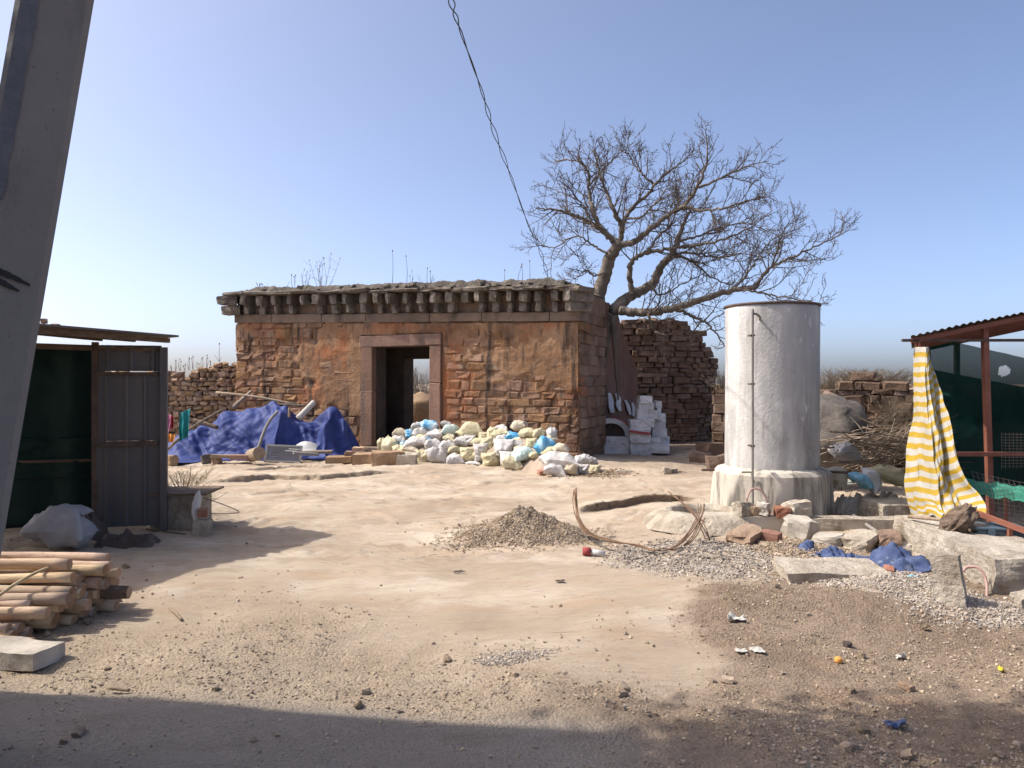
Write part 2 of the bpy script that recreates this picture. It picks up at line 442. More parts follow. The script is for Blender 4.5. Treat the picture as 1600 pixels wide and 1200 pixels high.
# striped cloth: the stripes follow the cloth through a vertex attribute
M_stripe = bpy.data.materials.new('yellow_white_stripe'); M_stripe.use_nodes = True
_N = M_stripe.node_tree.nodes; _L = M_stripe.node_tree.links
_at = _N.new('ShaderNodeAttribute'); _at.attribute_name = 'stripe'
_fr = _N.new('ShaderNodeMath'); _fr.operation = 'FRACT'; _L.new(_at.outputs['Fac'], _fr.inputs[0])
_cr = _N.new('ShaderNodeValToRGB'); _cr.color_ramp.interpolation = 'LINEAR'
_e = _cr.color_ramp.elements
_e[0].position = .0; _e[0].color = C(.62, .60, .54)
_e[1].position = .47; _e[1].color = C(.62, .60, .54)
for _p, _c in ((.53, C(.60, .40, .04)), (.95, C(.60, .40, .04)), (1.0, C(.62, .60, .54))):
    _x = _e.new(_p); _x.color = _c
_L.new(_fr.outputs[0], _cr.inputs[0])
_nz = _N.new('ShaderNodeTexNoise'); _nz.inputs['Scale'].default_value = 6; _nz.inputs['Detail'].default_value = 5
_hs = _N.new('ShaderNodeHueSaturation'); _mr = _N.new('ShaderNodeMapRange'); _mr.inputs['To Min'].default_value = .6; _mr.inputs['To Max'].default_value = 1.15
_L.new(_nz.outputs['Fac'], _mr.inputs['Value']); _L.new(_mr.outputs[0], _hs.inputs['Value']); _L.new(_cr.outputs[0], _hs.inputs['Color'])
_b = _N['Principled BSDF']; _b.inputs['Roughness'].default_value = .75
_L.new(_hs.outputs[0], _b.inputs['Base Color'])
_tr = _N.new('ShaderNodeBsdfTranslucent'); _L.new(_hs.outputs[0], _tr.inputs['Color'])
_ms = _N.new('ShaderNodeMixShader'); _ms.inputs[0].default_value = .3
_L.new(_b.outputs[0], _ms.inputs[1]); _L.new(_tr.outputs[0], _ms.inputs[2]); _L.new(_ms.outputs[0], _N['Material Output'].inputs['Surface'])

# ------------------------------------------------------------------ ground
LEDGES = [  # (photo pixels of the lip), height
    ([(300, 752), (380, 748), (430, 743), (500, 745), (560, 742), (640, 738)], .068, 1.0),
    ([(360, 738), (420, 734), (470, 728), (540, 729)], .05, .9),
    ([(885, 800), (930, 793), (970, 786), (1020, 780), (1060, 779), (1112, 783)], .08, 1.0),
    ([(380, 782), (420, 777), (455, 775)], .03, .6),
    ([(700, 752), (760, 757), (820, 754)], .03, .7),
    ([(940, 745), (990, 740), (1040, 741), (1090, 738)], .04, .7),
]
_led = []
for pts, h_, w_ in LEDGES:
    q = np.array([PG(*p)[:2] for p in pts])
    q = q[np.argsort(q[:, 0])]
    tx = np.linspace(q[0, 0] - 1, q[-1, 0] + 1, 500)
    ty = np.interp(tx, q[:, 0], q[:, 1]) + .07 * fbm(np.stack([tx * 2.2, 0 * tx, 0 * tx + h_ * 50], -1), 4)
    _led.append((np.stack([tx, ty], -1), q[0, 0], q[-1, 0], h_, w_))

def ledge_terms(x, y):
    """for each ledge: strength along its lip and distance beyond the lip"""
    for (tb, xa, xb, lh, lw) in _led:
        a = sm(0, .22, (x - xa) / (xb - xa)) * sm(0, .22, (xb - x) / (xb - xa))
        yield a, y - np.interp(x, tb[:, 0], tb[:, 1]), lh, lw

def zone_slab(x, y):
    """smooth pavement in the near left, cut along the shadow line and darkened as shade"""
    e = 4.16 - .19 * (x + 2.72) + .10 * perlin(np.stack([x * .8, y * .8, 0 * x + 3], -1))
    return sm(.12, -.12, y - e) * sm(1.2, .2, x + .3 * perlin(np.stack([x * 1.1, y * 1.1, 0 * x + 8], -1)))

def zone_dirt(x, y):
    """loose brown earth in front of and right of the bare rock"""
    q = np.stack([x * .55, y * .55, 0 * x], -1)
    n = fbm(q, 4)
    edge = np.interp(x, [-6, -2.5, -1.2, -.3, .9, 1.6, 2.4, 4, 9], [5.2, 5.3, 5.2, 4.6, 4.4, 5.6, 6.6, 7.6, 9])
    d = sm(.55, -.45, y - edge + n * .9)
    far = sm(11, 14, y) * sm(1.6, 3.2, x) * .5
    far2 = sm(16.4, 18, y) * .7
    r = np.maximum(np.maximum(d, far), far2)
    for a, s, lh, lw in ledge_terms(x, y):          # soil brown at the ledge foot, also painting in the shade under the lip
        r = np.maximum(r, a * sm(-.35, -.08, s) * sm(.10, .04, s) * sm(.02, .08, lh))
    return np.clip(r, 0, 1)

def ground_h(x, y):
    x = np.asarray(x, float); y = np.asarray(y, float)
    q = np.stack([x, y, 0 * x], -1)
    near = np.exp(-(np.maximum(0, np.hypot(x, y - 8) - 18) / 30) ** 2)
    dirt = zone_dirt(x, y); slab = zone_slab(x, y)
    h = .075 * fbm(q * .42, 3) * near * (1 - .7 * slab)
    h = h + .010 * fbm(q * np.array([2.2, 3.2, 1]) + 5, 3) * near * (1 - slab)
    h = h + dirt * (1 - slab) * (.014 * fbm(q * 5.5 + 9, 3) + .006 * perlin(q * 17)) * near
    # terraced bedding of the bare rock
    rock = (1 - dirt) * (1 - slab) * near * sm(5.5, 8, y)
    t = fbm(q * np.array([.5, 1.1, 1]) + 40, 3) * 4 + y * .35
    h = h + rock * .036 * (np.floor(t) + sm(.0, .12, t - np.floor(t)) - t)
    for a, s, lh, lw in ledge_terms(x, y):
        h = h + lh * a * sm(-.02, .05, s) * np.exp(-np.maximum(s, 0) / lw)
        h = h - .25 * lh * a * np.exp(-(np.minimum(s, 0) / .35) ** 2) * sm(.05, -.02, s)
    # ground rises a little beyond the sheds on the left and mound on the right in front
    m = P(1290, 960, 5.2)
    h = h + .12 * np.exp(-(((x - m[0]) / 1.0) ** 2 + ((y - 5.45) / .42) ** 2)) * near
    m2 = .05 * np.exp(-(((x - .6) / 1.2) ** 2 + ((y - 6.2) / .5) ** 2))
    h = h + m2
    return h

def ledge_lip(x, y):
    """how far the lip of a rock ledge hangs forward"""
    d = 0 * x
    for a, s, lh, lw in ledge_terms(x, y):
        d = d - 1.35 * lh * a * sm(.0, .05, s) * np.exp(-np.maximum(s, 0) / .3)
    return d

def G(x, y):
    return float(ground_h(np.array([x]), np.array([y]))[0])

ys = [-40, -25, -15, -8, -4, -2, -.5, .5, 1.2]
y = 1.6
while y < 24:
    ys.append(y); y += max(.016, .0038 * y)
while y < 3500:
    ys.append(y); y *= 1.10
xs = list(np.arange(-7.5, 7.5, .042))
x = 7.5; st = .08
while x < 3500:
    xs.append(x); xs.insert(0, -x - .04); st = max(st * 1.12, st); x += st
xs = np.array(sorted(xs)); ys = np.array(ys)
gx, gy = np.meshgrid(xs, ys)
gz = ground_h(gx, gy)
V = np.stack([gx, gy + ledge_lip(gx, gy), gz], -1).reshape(-1, 3)
me = make_mesh('ground', V, grid_faces(len(xs), len(ys)), True)
def zone_pale(x, y):
    """drier, paler earth towards the left"""
    return sm(1.6, -.6, x + .8 * fbm(np.stack([x * .9, y * .9, 0 * x + 11], -1), 3))

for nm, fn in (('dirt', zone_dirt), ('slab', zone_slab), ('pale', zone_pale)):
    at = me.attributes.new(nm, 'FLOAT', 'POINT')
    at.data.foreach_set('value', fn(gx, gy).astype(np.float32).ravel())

M_ground = bpy.data.materials.new('bare_rock_and_earth'); M_ground.use_nodes = True
def ground_material():
    nt = M_ground.node_tree; N = nt.nodes; L = nt.links; bs = N['Principled BSDF']
    pos = N.new('ShaderNodeNewGeometry').outputs['Position']
    def nz(sc, st=(1, 1, 1), det=8, rg=.6, dist=0.0):
        mp = N.new('ShaderNodeMapping'); mp.inputs['Scale'].default_value = st; L.new(pos, mp.inputs['Vector'])
        n = N.new('ShaderNodeTexNoise'); n.inputs['Scale'].default_value = sc; n.inputs['Detail'].default_value = det; n.inputs['Roughness'].default_value = rg
        n.inputs['Distortion'].default_value = dist
        L.new(mp.outputs[0], n.inputs['Vector']); return n.outputs['Fac']
    def ramp(f, stops):
        r = N.new('ShaderNodeValToRGB'); e = r.color_ramp.elements
        while len(e) < len(stops): e.new(.5)
        for i, (p, c) in enumerate(stops): e[i].position = p; e[i].color = c
        L.new(f, r.inputs[0]); return r.outputs[0]
    def mix(f, a, b):
        m = N.new('ShaderNodeMix'); m.data_type = 'RGBA'
        if isinstance(f, float): m.inputs['Factor'].default_value = f
        else: L.new(f, m.inputs['Factor'])
        for k, v in (('A', a), ('B', b)):
            if isinstance(v, tuple): m.inputs[k].default_value = v
            else: L.new(v, m.inputs[k])
        return m.outputs['Result']
    def rng_(f, lo, hi, k=1.0):
        m = N.new('ShaderNodeMapRange'); m.inputs['From Min'].default_value = lo; m.inputs['From Max'].default_value = hi; m.inputs['To Max'].default_value = k
        L.new(f, m.inputs['Value']); return m.outputs[0]
    rock = ramp(nz(.55, (1, 1.5, 1)), [(.3, C(.32, .25, .18)), (.5, C(.42, .34, .255)), (.68, C(.52, .44, .345))])
    rock = mix(rng_(nz(1.3, (.6, 2.2, 1)), .54, .66, .5), rock, C(.40, .28, .185))
    rock = mix(rng_(nz(6, (.35, 2.6, 1)), .57, .68, .45), rock, C(.34, .25, .175))
    rock = mix(rng_(nz(2.2), .58, .70, .5), rock, C(.52, .46, .40))
    def line(f, w):
        s_ = N.new('ShaderNodeMath'); s_.operation = 'SUBTRACT'; L.new(f, s_.inputs[0]); s_.inputs[1].default_value = .5
        b_ = N.new('ShaderNodeMath'); b_.operation = 'ABSOLUTE'; L.new(s_.outputs[0], b_.inputs[0])
        m = N.new('ShaderNodeMapRange'); m.inputs['From Min'].default_value = 0; m.inputs['From Max'].default_value = w; m.inputs['To Min'].default_value = 1; m.inputs['To Max'].default_value = 0
        L.new(b_.outputs[0], m.inputs['Value']); return m.outputs[0]
    def mul(a_, b_):
        m = N.new('ShaderNodeMath'); m.operation = 'MULTIPLY'; L.new(a_, m.inputs[0])
        if isinstance(b_, float): m.inputs[1].default_value = b_
        else: L.new(b_, m.inputs[1])
        return m.outputs[0]
    crack = mul(line(nz(1.4, (.22, 2.2, 1), 5, .55), .007), rng_(nz(1.7), .50, .60, .75))
    rock = mix(crack, rock, C(.13, .09, .06))
    speck = rng_(nz(38, (.5, 1.6, 1), 3, .6), .64, .72, .6)
    rock = mix(speck, rock, C(.27, .195, .135))
    rock = mix(rng_(nz(3.4, (.45, 2.4, 1), 10, .7), .53, .66, .5), rock, C(.36, .265, .185))
    rock = mix(rng_(nz(.7, (1, 1.6, 1), 6, .6), .55, .68, .6), rock, C(.60, .52, .425))
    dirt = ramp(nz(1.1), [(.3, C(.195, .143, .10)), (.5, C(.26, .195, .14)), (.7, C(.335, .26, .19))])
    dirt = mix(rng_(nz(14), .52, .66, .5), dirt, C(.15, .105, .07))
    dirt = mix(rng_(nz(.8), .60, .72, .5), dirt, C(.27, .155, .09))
    vo = N.new('ShaderNodeTexVoronoi'); vo.inputs['Scale'].default_value = 62; L.new(pos, vo.inputs['Vector'])
    vs = N.new('ShaderNodeSeparateColor'); L.new(vo.outputs['Color'], vs.inputs[0])
    a3 = N.new('ShaderNodeAttribute'); a3.attribute_name = 'pale'
    dirt = mix(mul(a3.outputs['Fac'], .92), dirt, ramp(nz(1.6), [(.3, C(.335, .262, .188)), (.7, C(.45, .365, .272))]))
    gv = N.new('ShaderNodeMapRange'); gv.inputs['To Min'].default_value = .66; gv.inputs['To Max'].default_value = 1.38; L.new(vs.outputs[0], gv.inputs['Value'])
    gh = N.new('ShaderNodeHueSaturation'); L.new(gv.outputs[0], gh.inputs['Value']); L.new(dirt, gh.inputs['Color'])
    dirt = mix(rng_(nz(1.9), .46, .64, .65), dirt, gh.outputs[0])
    slab = ramp(nz(.9), [(.3, C(.22, .195, .168)), (.7, C(.30, .265, .228))])  # slab tone lowered so its colour adds to the foreground shade
    slab = mix(rng_(nz(3.0, (.5, 1.5, 1)), .54, .68, .5), slab, C(.20, .16, .125))
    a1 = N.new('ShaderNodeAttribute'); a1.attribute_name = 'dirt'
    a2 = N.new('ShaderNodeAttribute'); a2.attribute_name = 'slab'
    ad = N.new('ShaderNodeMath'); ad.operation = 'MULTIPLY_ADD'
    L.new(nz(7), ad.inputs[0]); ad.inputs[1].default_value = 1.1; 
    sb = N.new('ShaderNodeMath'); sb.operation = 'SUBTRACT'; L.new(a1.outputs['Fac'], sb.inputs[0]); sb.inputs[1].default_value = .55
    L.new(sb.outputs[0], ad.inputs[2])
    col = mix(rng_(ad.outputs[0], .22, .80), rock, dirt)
    col = mix(a2.outputs['Fac'], col, slab)
    L.new(col, bs.inputs['Base Color']); bs.inputs['Roughness'].default_value = .95; bs.inputs['Specular IOR Level'].default_value = .15
    b1 = N.new('ShaderNodeBump'); b1.inputs['Strength'].default_value = .8; b1.inputs['Distance'].default_value = .06
    L.new(nz(4.5, (.55, 2.0, 1), 12, .7), b1.inputs['Height'])
    b2 = N.new('ShaderNodeBump'); b2.inputs['Strength'].default_value = .5; b2.inputs['Distance'].default_value = .012
    L.new(nz(60, (1, 1, 1), 6, .7), b2.inputs['Height']); L.new(b1.outputs[0], b2.inputs['Normal'])
    b3 = N.new('ShaderNodeBump'); b3.inputs['Distance'].default_value = .012; b3.invert = True
    L.new(mul(a1.outputs['Fac'], .7), b3.inputs['Strength']); L.new(vo.outputs['Distance'], b3.inputs['Height']); L.new(b2.outputs[0], b3.inputs['Normal'])
    L.new(b3.outputs[0], bs.inputs['Normal'])
ground_material()
me.materials.append(M_ground)
tag(add('ground', me), kind='structure')
# ------------------------------------------------------------------ stone building
TH = math.radians(24)
R0 = np.array([105 / F * 16.0, 16.0])
ct, sn = math.cos(TH), math.sin(TH)
WALL = (R0[0] + .356 * R0[1]) / (ct - .356 * sn)

def to_world(X, Y):
    return R0 + X * np.array([ct, -sn]) + Y * np.array([sn, ct])

def wall_x(px, Y=0.0):
    """local x on the plane local-y = Y seen at photo column px"""
    k = (px - 800.0) / F
    b = R0 + Y * np.array([sn, ct])
    return (k * b[1] - b[0]) / (ct + k * sn)

def wall_z(px, py, Y=0.0):
    X = wall_x(px, Y)
    d = to_world(X, Y)[1]
    return CAMZ - (py - 600.0) / F * d

def zs(x):       # the old structure stands a little higher towards its left end
    return 1 - x * .0093

stone_fronts = [face_stone_mesh('stone', s, M_front, .14, .06, .13) for s in range(14)]
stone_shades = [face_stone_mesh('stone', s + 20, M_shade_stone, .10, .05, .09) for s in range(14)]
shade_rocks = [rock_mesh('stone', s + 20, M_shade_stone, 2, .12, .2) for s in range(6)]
rubble_faces = [face_stone_mesh('stone', s + 40, M_rubble, .22, .09, .24) for s in range(16)]
stone_rubbles = [rock_mesh('stone', s + 40, M_rubble, 3, .3, .26) for s in range(12)]
stone_granites = [rock_mesh('block', s + 60, M_bracket, 3, .10, .13) for s in range(8)]

def masonry(parent, meshes, length, top, course, run, depth, proud, skip=None, x0=0.0, name='stone', zf=None, bottom=0.0, gap=.012, tilt=.03, bend=None):
    z = bottom; n = 0; row = 0
    zmax = max(top(xx) for xx in np.linspace(x0, x0 + length, 60))
    while z < zmax:
        ch = random.uniform(*course)
        x = x0 - random.uniform(0, run[0])
        while x < x0 + length:
            w = random.uniform(*run)
            if random.random() < .18: w *= .55
            xa, xb = max(x, x0), min(x + w, x0 + length)
            x += w
            if xb - xa < .06: continue
            xc = (xa + xb) / 2
            parts = [(z, ch)]
            if ch > course[0] * 1.3 and random.random() < .18:
                parts = [(z, ch * .48), (z + ch * .48, ch * .52)]
            for (zz, hh) in parts:
                zc = zz + hh / 2
                if zc > top(xc) - .02: continue
                if skip and skip(xa, xb, zz, zz + hh): continue
                pr = random.uniform(*proud)
                f = zf(xc) if zf else 1
                bd = bend(xc) if bend else (0, 0)
                o = add(name, random.choice(meshes), parent, (xc, depth / 2 - pr + bd[0], zc * f),
                        (random.uniform(-tilt, tilt), random.choice((0, math.pi)) + random.uniform(-tilt, tilt), bd[1] + random.uniform(-tilt, tilt)),
                        ((xb - xa - gap) * 1.04, depth, (hh - gap) * 1.06 * f))
                n += 1
        z += ch; row += 1
    return n

DEPTH = 1.85
building = thing('stone_building', 'ruined flat-roofed stone gatehouse with bracketed cornice and tall open doorway', 'building', (R0[0], R0[1], 0), -TH)
xj0, xj1 = wall_x(583), wall_x(672)          # door opening
xf0, xf1 = wall_x(565), wall_x(690)          # outer edges of the stone frame
z_open = wall_z(628, 541); z_ftop = wall_z(628, 523); z_sill = .20
z_band0, z_band1 = wall_z(900, 502), wall_z(900, 487)
z_eave = wall_z(900, 455)
z_roof = z_eave + .22

# front wall: core, eroded plaster skin, stones
fw = MB()
for (a, b, c, d) in ((-WALL, xf0 + .01, 0, z_band0), (xf1 - .01, 0, 0, z_band0), (xf0 + .01, xf1 - .01, z_ftop, z_band0)):
    pts = [(a, .03, c), (b, .03, c), (b, .55, c), (a, .55, c), (a, .03, d * zs(a)), (b, .03, d * zs(b)), (b, .55, d * zs(b)), (a, .55, d * zs(a))]
    fw.raw(pts, [(0, 1, 5, 4), (1, 2, 6, 5), (2, 3, 7, 6), (3, 0, 4, 7), (4, 5, 6, 7), (3, 2, 1, 0)])
front_wall = fw.build('front_wall', M_mortar, building)
step = .035
px_ = np.arange(-WALL, 0.001, step); pz_ = np.arange(0, z_band0, step)
X, Z = np.meshgrid(px_, pz_)
q = np.stack([X * .55, 0 * X, Z * .8], -1)
cover = fbm(q + 3.3, 4) + .25 * fbm(q * 5, 3) + .55 * sm(1.0, 2.2, Z) - .34 + .35 * np.exp(-((X - (xj0 - .6)) / 1.3) ** 2) - .5 * sm(1.1, .3, Z)
Yd = .015 - .052 * sm(-.15, .25, cover) - .016 * fbm(np.stack([X * 3, 0 * X, Z * 4], -1), 4)
V = np.stack([X, Yd, Z * zs(X)], -1).reshape(-1, 3)
fc = grid_faces(len(px_), len(pz_))
cx = V[fc][:, :, 0].mean(1); cz = V[fc][:, :, 2].mean(1)
fc = fc[~((cx > xf0 - .01) & (cx < xf1 + .01) & (cz < z_ftop + .02))]
add('plaster_skin', make_mesh('plaster_skin', V, fc, True, [M_plaster]), front_wall)

def skip_door(xa, xb, z0, z1):
    return xb > xf0 - .02 and xa < xf1 + .02 and z0 < z_ftop - .02
nfront = masonry(front_wall, stone_fronts, WALL, lambda x: z_band0, (.15, .25), (.26, .62), .30, (-.008, .034), skip_door, -WALL, zf=zs)
# larger quoins at both ends
for k in range(13):
    hz = z_band0 / 13
    if k not in (4, 8, 9): add('quoin', random.choice(stone_fronts), front_wall, (-.19 - .05 * (k % 2), .235 + random.uniform(-.02, .02), (k + .5 + random.uniform(-.1, .1)) * hz), (0, random.uniform(-.03, .03), random.uniform(-.03, .03)), (.34 + random.uniform(0, .2), .46, hz * random.uniform(.85, 1.05)))
    add('quoin', random.choice(stone_fronts), front_wall, (-WALL + .16 + .06 * (k % 2) + random.uniform(-.03, .03), .19, (k + .5) * hz * zs(-WALL)), (0, 0, random.uniform(-.03, .03)), (.40 + .14 * (k % 2), .46, hz * 1.04))

# side, far and back walls
sw = MB()
def slab_wall(mb, x0, x1, y0, y1, z0, z1):
    pts = [(x0, y0, z0), (x1, y0, z0), (x1, y1, z0), (x0, y1, z0), (x0, y0, z1 * zs(x0)), (x1, y0, z1 * zs(x1)), (x1, y1, z1 * zs(x1)), (x0, y1, z1 * zs(x0))]
    mb.raw(pts, [(0, 1, 5, 4), (1, 2, 6, 5), (2, 3, 7, 6), (3, 0, 4, 7), (4, 5, 6, 7), (3, 2, 1, 0)])
slab_wall(sw, -.5, -.02, .552, DEPTH, 0, z_band1)
side_wall = sw.build('side_wall', M_mortar, building)
sm_ = 0
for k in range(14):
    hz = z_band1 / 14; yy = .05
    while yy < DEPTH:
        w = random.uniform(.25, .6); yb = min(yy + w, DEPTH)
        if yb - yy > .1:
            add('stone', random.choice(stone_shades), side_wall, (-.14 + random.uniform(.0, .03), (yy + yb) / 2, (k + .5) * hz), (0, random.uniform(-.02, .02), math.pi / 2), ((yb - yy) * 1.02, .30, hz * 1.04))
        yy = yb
lw = MB(); slab_wall(lw, -WALL + .02, -WALL + .5, .552, DEPTH, 0, z_band1); lw.build('side_wall', M_mortar, building)
bx0, bx1 = wall_x(646, DEPTH), wall_x(690, DEPTH - .45) + .1
zb_top = wall_z(660, 560, DEPTH - .45)
bw = MB()
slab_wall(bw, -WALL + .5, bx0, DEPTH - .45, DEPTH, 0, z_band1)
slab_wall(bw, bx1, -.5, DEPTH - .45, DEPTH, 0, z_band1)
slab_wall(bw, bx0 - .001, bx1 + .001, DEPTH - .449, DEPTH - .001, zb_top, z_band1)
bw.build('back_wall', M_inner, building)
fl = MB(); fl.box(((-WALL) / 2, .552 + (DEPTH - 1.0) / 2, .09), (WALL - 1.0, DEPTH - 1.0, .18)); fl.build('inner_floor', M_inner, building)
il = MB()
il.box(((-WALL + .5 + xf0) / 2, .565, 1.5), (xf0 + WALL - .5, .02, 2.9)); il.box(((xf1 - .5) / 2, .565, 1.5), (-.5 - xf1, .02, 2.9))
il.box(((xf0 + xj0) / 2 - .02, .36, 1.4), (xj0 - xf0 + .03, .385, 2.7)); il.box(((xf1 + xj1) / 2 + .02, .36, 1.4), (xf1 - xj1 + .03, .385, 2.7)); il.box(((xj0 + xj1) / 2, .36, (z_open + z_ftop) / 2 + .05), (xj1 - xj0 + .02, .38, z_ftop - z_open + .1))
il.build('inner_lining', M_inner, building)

# door frame
df = add('door_frame', None, building)
def block(name, x0, x1, y0, y1, z0, z1, mat, parent, jit=.008):
    m = MB(); m.box(((x0 + x1) / 2, (y0 + y1) / 2, (z0 + z1) / 2), (x1 - x0, y1 - y0, z1 - z0), jit=jit)
    o = m.build(name, mat, parent)
    bv = o.modifiers.new('worn_edges', 'BEVEL'); bv.width = .018; bv.segments = 2
    return o
block('jamb', xf0, xj0, -.05, .16, z_sill - .05, 1.45, M_jamb, df)
block('jamb', xf0, xj0, -.046, .16, 1.455, z_open, M_jamb, df)
block('jamb', xj1, xf1, -.05, .16, z_sill - .05, 1.62, M_jamb, df)
block('jamb', xj1, xf1, -.044, .16, 1.625, z_open, M_jamb, df)
block('lintel', xf0 - .01, xf1 + .01, -.055, .16, z_open + .004, z_ftop, M_jamb, df)
block('threshold', xf0 - .25, xf1 + .2, -.28, .5, -.02, z_sill - .055, M_band, df)

# band course of long beams
bc = add('band_course', None, building)
x = -WALL - .03
while x < 0:
    w = random.uniform(1.1, 1.9); xb = min(x + w, .04)
    if .04 - xb < .4: xb = .04
    m = MB(); a = z_band0 + .004; b = z_band1 - .002
    pts = [(x, -.05, a * zs(x)), (xb - .012, -.05, a * zs(xb)), (xb - .012, .5, a * zs(xb)), (x, .5, a * zs(x)), (x, -.05, b * zs(x)), (xb - .012, -.05, b * zs(xb)), (xb - .012, .5, b * zs(xb)), (x, .5, b * zs(x))]
    pts = np.array(pts) + rng.normal(0, .006, (8, 3)) * np.array([0, 1, 1])
    m.raw(pts, [(0, 1, 5, 4), (1, 2, 6, 5), (2, 3, 7, 6), (3, 0, 4, 7), (4, 5, 6, 7), (3, 2, 1, 0)])
    o = m.build('beam', M_band, bc); bv = o.modifiers.new('worn_edges', 'BEVEL'); bv.width = .015; bv.segments = 2
    x = xb

# cornice: two tiers of brackets and the eave slabs
cw = MB(); slab_wall(cw, -WALL + .02, -.01, .06, DEPTH - .02, z_band1 + .003, z_eave)
cornice = cw.build('cornice', M_mortar, building)
zmid = (z_band1 + z_eave) / 2 - .01
bpx = list(np.linspace(392, 893, 23))
for i, p in enumerate(bpx):
    xb = wall_x(p) + random.uniform(-.02, .02)
    f = zs(xb); w = random.uniform(.10, .185)
    for (z0, z1, pr, ww) in ((z_band1 + .004, zmid, .17, w * .85), (zmid + .004, z_eave, .30, w)):
        p_ = pr + random.uniform(-.07, .04)
        if i in (4, 15) and pr < .2: continue
        o = add('bracket', random.choice(stone_granites), cornice, (xb + random.uniform(-.01, .01), .20 - p_ / 2, (z0 + z1) / 2 * f),
                (random.uniform(-.06, .06), random.uniform(-.11, .11), random.uniform(-.1, .1)), (ww * 1.06, p_ + .4, (z1 - z0) * 1.04 * f))
for sx, ang in ((-WALL - .03, .75), (-.02, -.6)):
    f = zs(sx)
    add('corner_bracket', stone_granites[2], cornice, (sx, .0, (z_band1 + zmid) / 2 * f), (0, 0, ang), (.22, .55, (zmid - z_band1) * 1.02 * f))
    add('corner_bracket', stone_granites[4], cornice, (sx + (.03 if sx > -1 else -.06), -.07, (zmid + z_eave) / 2 * f), (0, .05, ang), (.24, .62, (z_eave - zmid) * 1.02 * f))
# the corner slab that juts out at the left end
add('corner_slab', stone_granites[5], cornice, (-WALL - .17, -.06, (z_eave - .07) * zs(-WALL)), (0, -.14, .35), (.52, .42, .20))
add('corner_slab', stone_granites[1], cornice, (-WALL - .06, -.08, (zmid - .1) * zs(-WALL)), (0, -.08, .3), (.42, .36, .22))
add('corner_slab', stone_granites[6], cornice, (-.04, -.06, (z_eave + .03)), (0, .06, -.3), (.52, .55, .10))
x = -WALL - .1
while x < .05:
    w = random.uniform(.45, .95); xb = min(x + w, .08); f = zs(x)
    if xb - x > .12:
        add('eave_slab', random.choice(stone_granites), cornice, ((x + xb) / 2, .10 + random.uniform(-.05, .03), (z_eave + .035) * f + random.uniform(-.015, .02)),
            (random.uniform(-.03, .03), random.uniform(-.03, .03) + .0085, random.uniform(-.04, .04)), ((xb - x) * 1.03, .88, random.uniform(.06, .095)))
    x = xb
# broken rubble and lime concrete on top
nx_, ny_ = 200, 40
xx, yy = np.meshgrid(np.linspace(-WALL + .05, -.25, nx_), np.linspace(-.26, DEPTH, ny_))
e = np.minimum(np.minimum((xx + WALL) / .9, (-.12 - xx) / .25), np.minimum((yy + .30) / .14, (DEPTH + .02 - yy) / .2))
hh = (.13 + .05 * sm(-WALL, -1, xx)) * sm(0, 1, e) + .05 * fbm(np.stack([xx * 3, yy * 3, 0 * xx], -1), 4) + .015 * fbm(np.stack([xx * 14, yy * 14, 0 * xx], -1), 2)
V = np.stack([xx, yy, (z_eave + .06 + hh) * zs(xx)], -1).reshape(-1, 3)
roof = add('roof', make_mesh('roof', V, grid_faces(nx_, ny_), False, [M_rooftop]), building)
rs = MB(); slab_wall(rs, -WALL + .05, -.05, -.02, DEPTH - .03, z_eave + .003, z_eave + .05); rs.build('roof_slab', M_inner, roof)
for k in range(90):
    xk = random.uniform(-WALL + .3, -.3)
    s = random.uniform(.03, .11)
    add('roof_stone', random.choice(stone_granites), roof, (xk, random.uniform(-.3, .1), (z_eave + .13 + random.uniform(-.05, .04) + .04 * (xk + WALL) / WALL) * zs(xk)),
        (random.uniform(-.5, .5), random.uniform(-.5, .5), random.uniform(0, 3)), (s * 1.5, s, s * .6))

# ------------------------------------------------------------------ rubble wall left of the building
d_l = 19.6
a0 = P(150, 600, d_l)[:2]; a1 = to_world(-WALL + .1, .35)
ln = np.hypot(*(a1 - a0)); ra = math.atan2(a1[1] - a0[1], a1[0] - a0[0])
rubble_wall = thing('rubble_wall', 'low dry rubble stone wall behind the blue tarpaulin, joined to the building', 'wall', (a0[0], a0[1], 0), ra)
def rub_top(x):
    t = x / ln
    return 1.88 + .34 * sm(.45, 1, t) + .06 * math.sin(x * 5.1) + .03 * math.sin(x * 11)
core = MB(); n = 40
pts = []; fcs = []
for i in range(n + 1):
    x = ln * i / n; t = rub_top(x) - .08
    pts += [(x, .10, 0), (x, .10, t), (x, .6, t), (x, .6, 0)]
for i in range(n):
    for k in range(3):
        fcs.append((4 * i + k, 4 * i + k + 1, 4 * i + 5 + k, 4 * i + 4 + k))
core.raw(pts, fcs); core.build('wall_core', M_mortar, rubble_wall)
nrub = masonry(rubble_wall, rubble_faces, ln, rub_top, (.10, .175), (.13, .30), .30, (.03, .10), None, 0.0, gap=.006, tilt=.25)

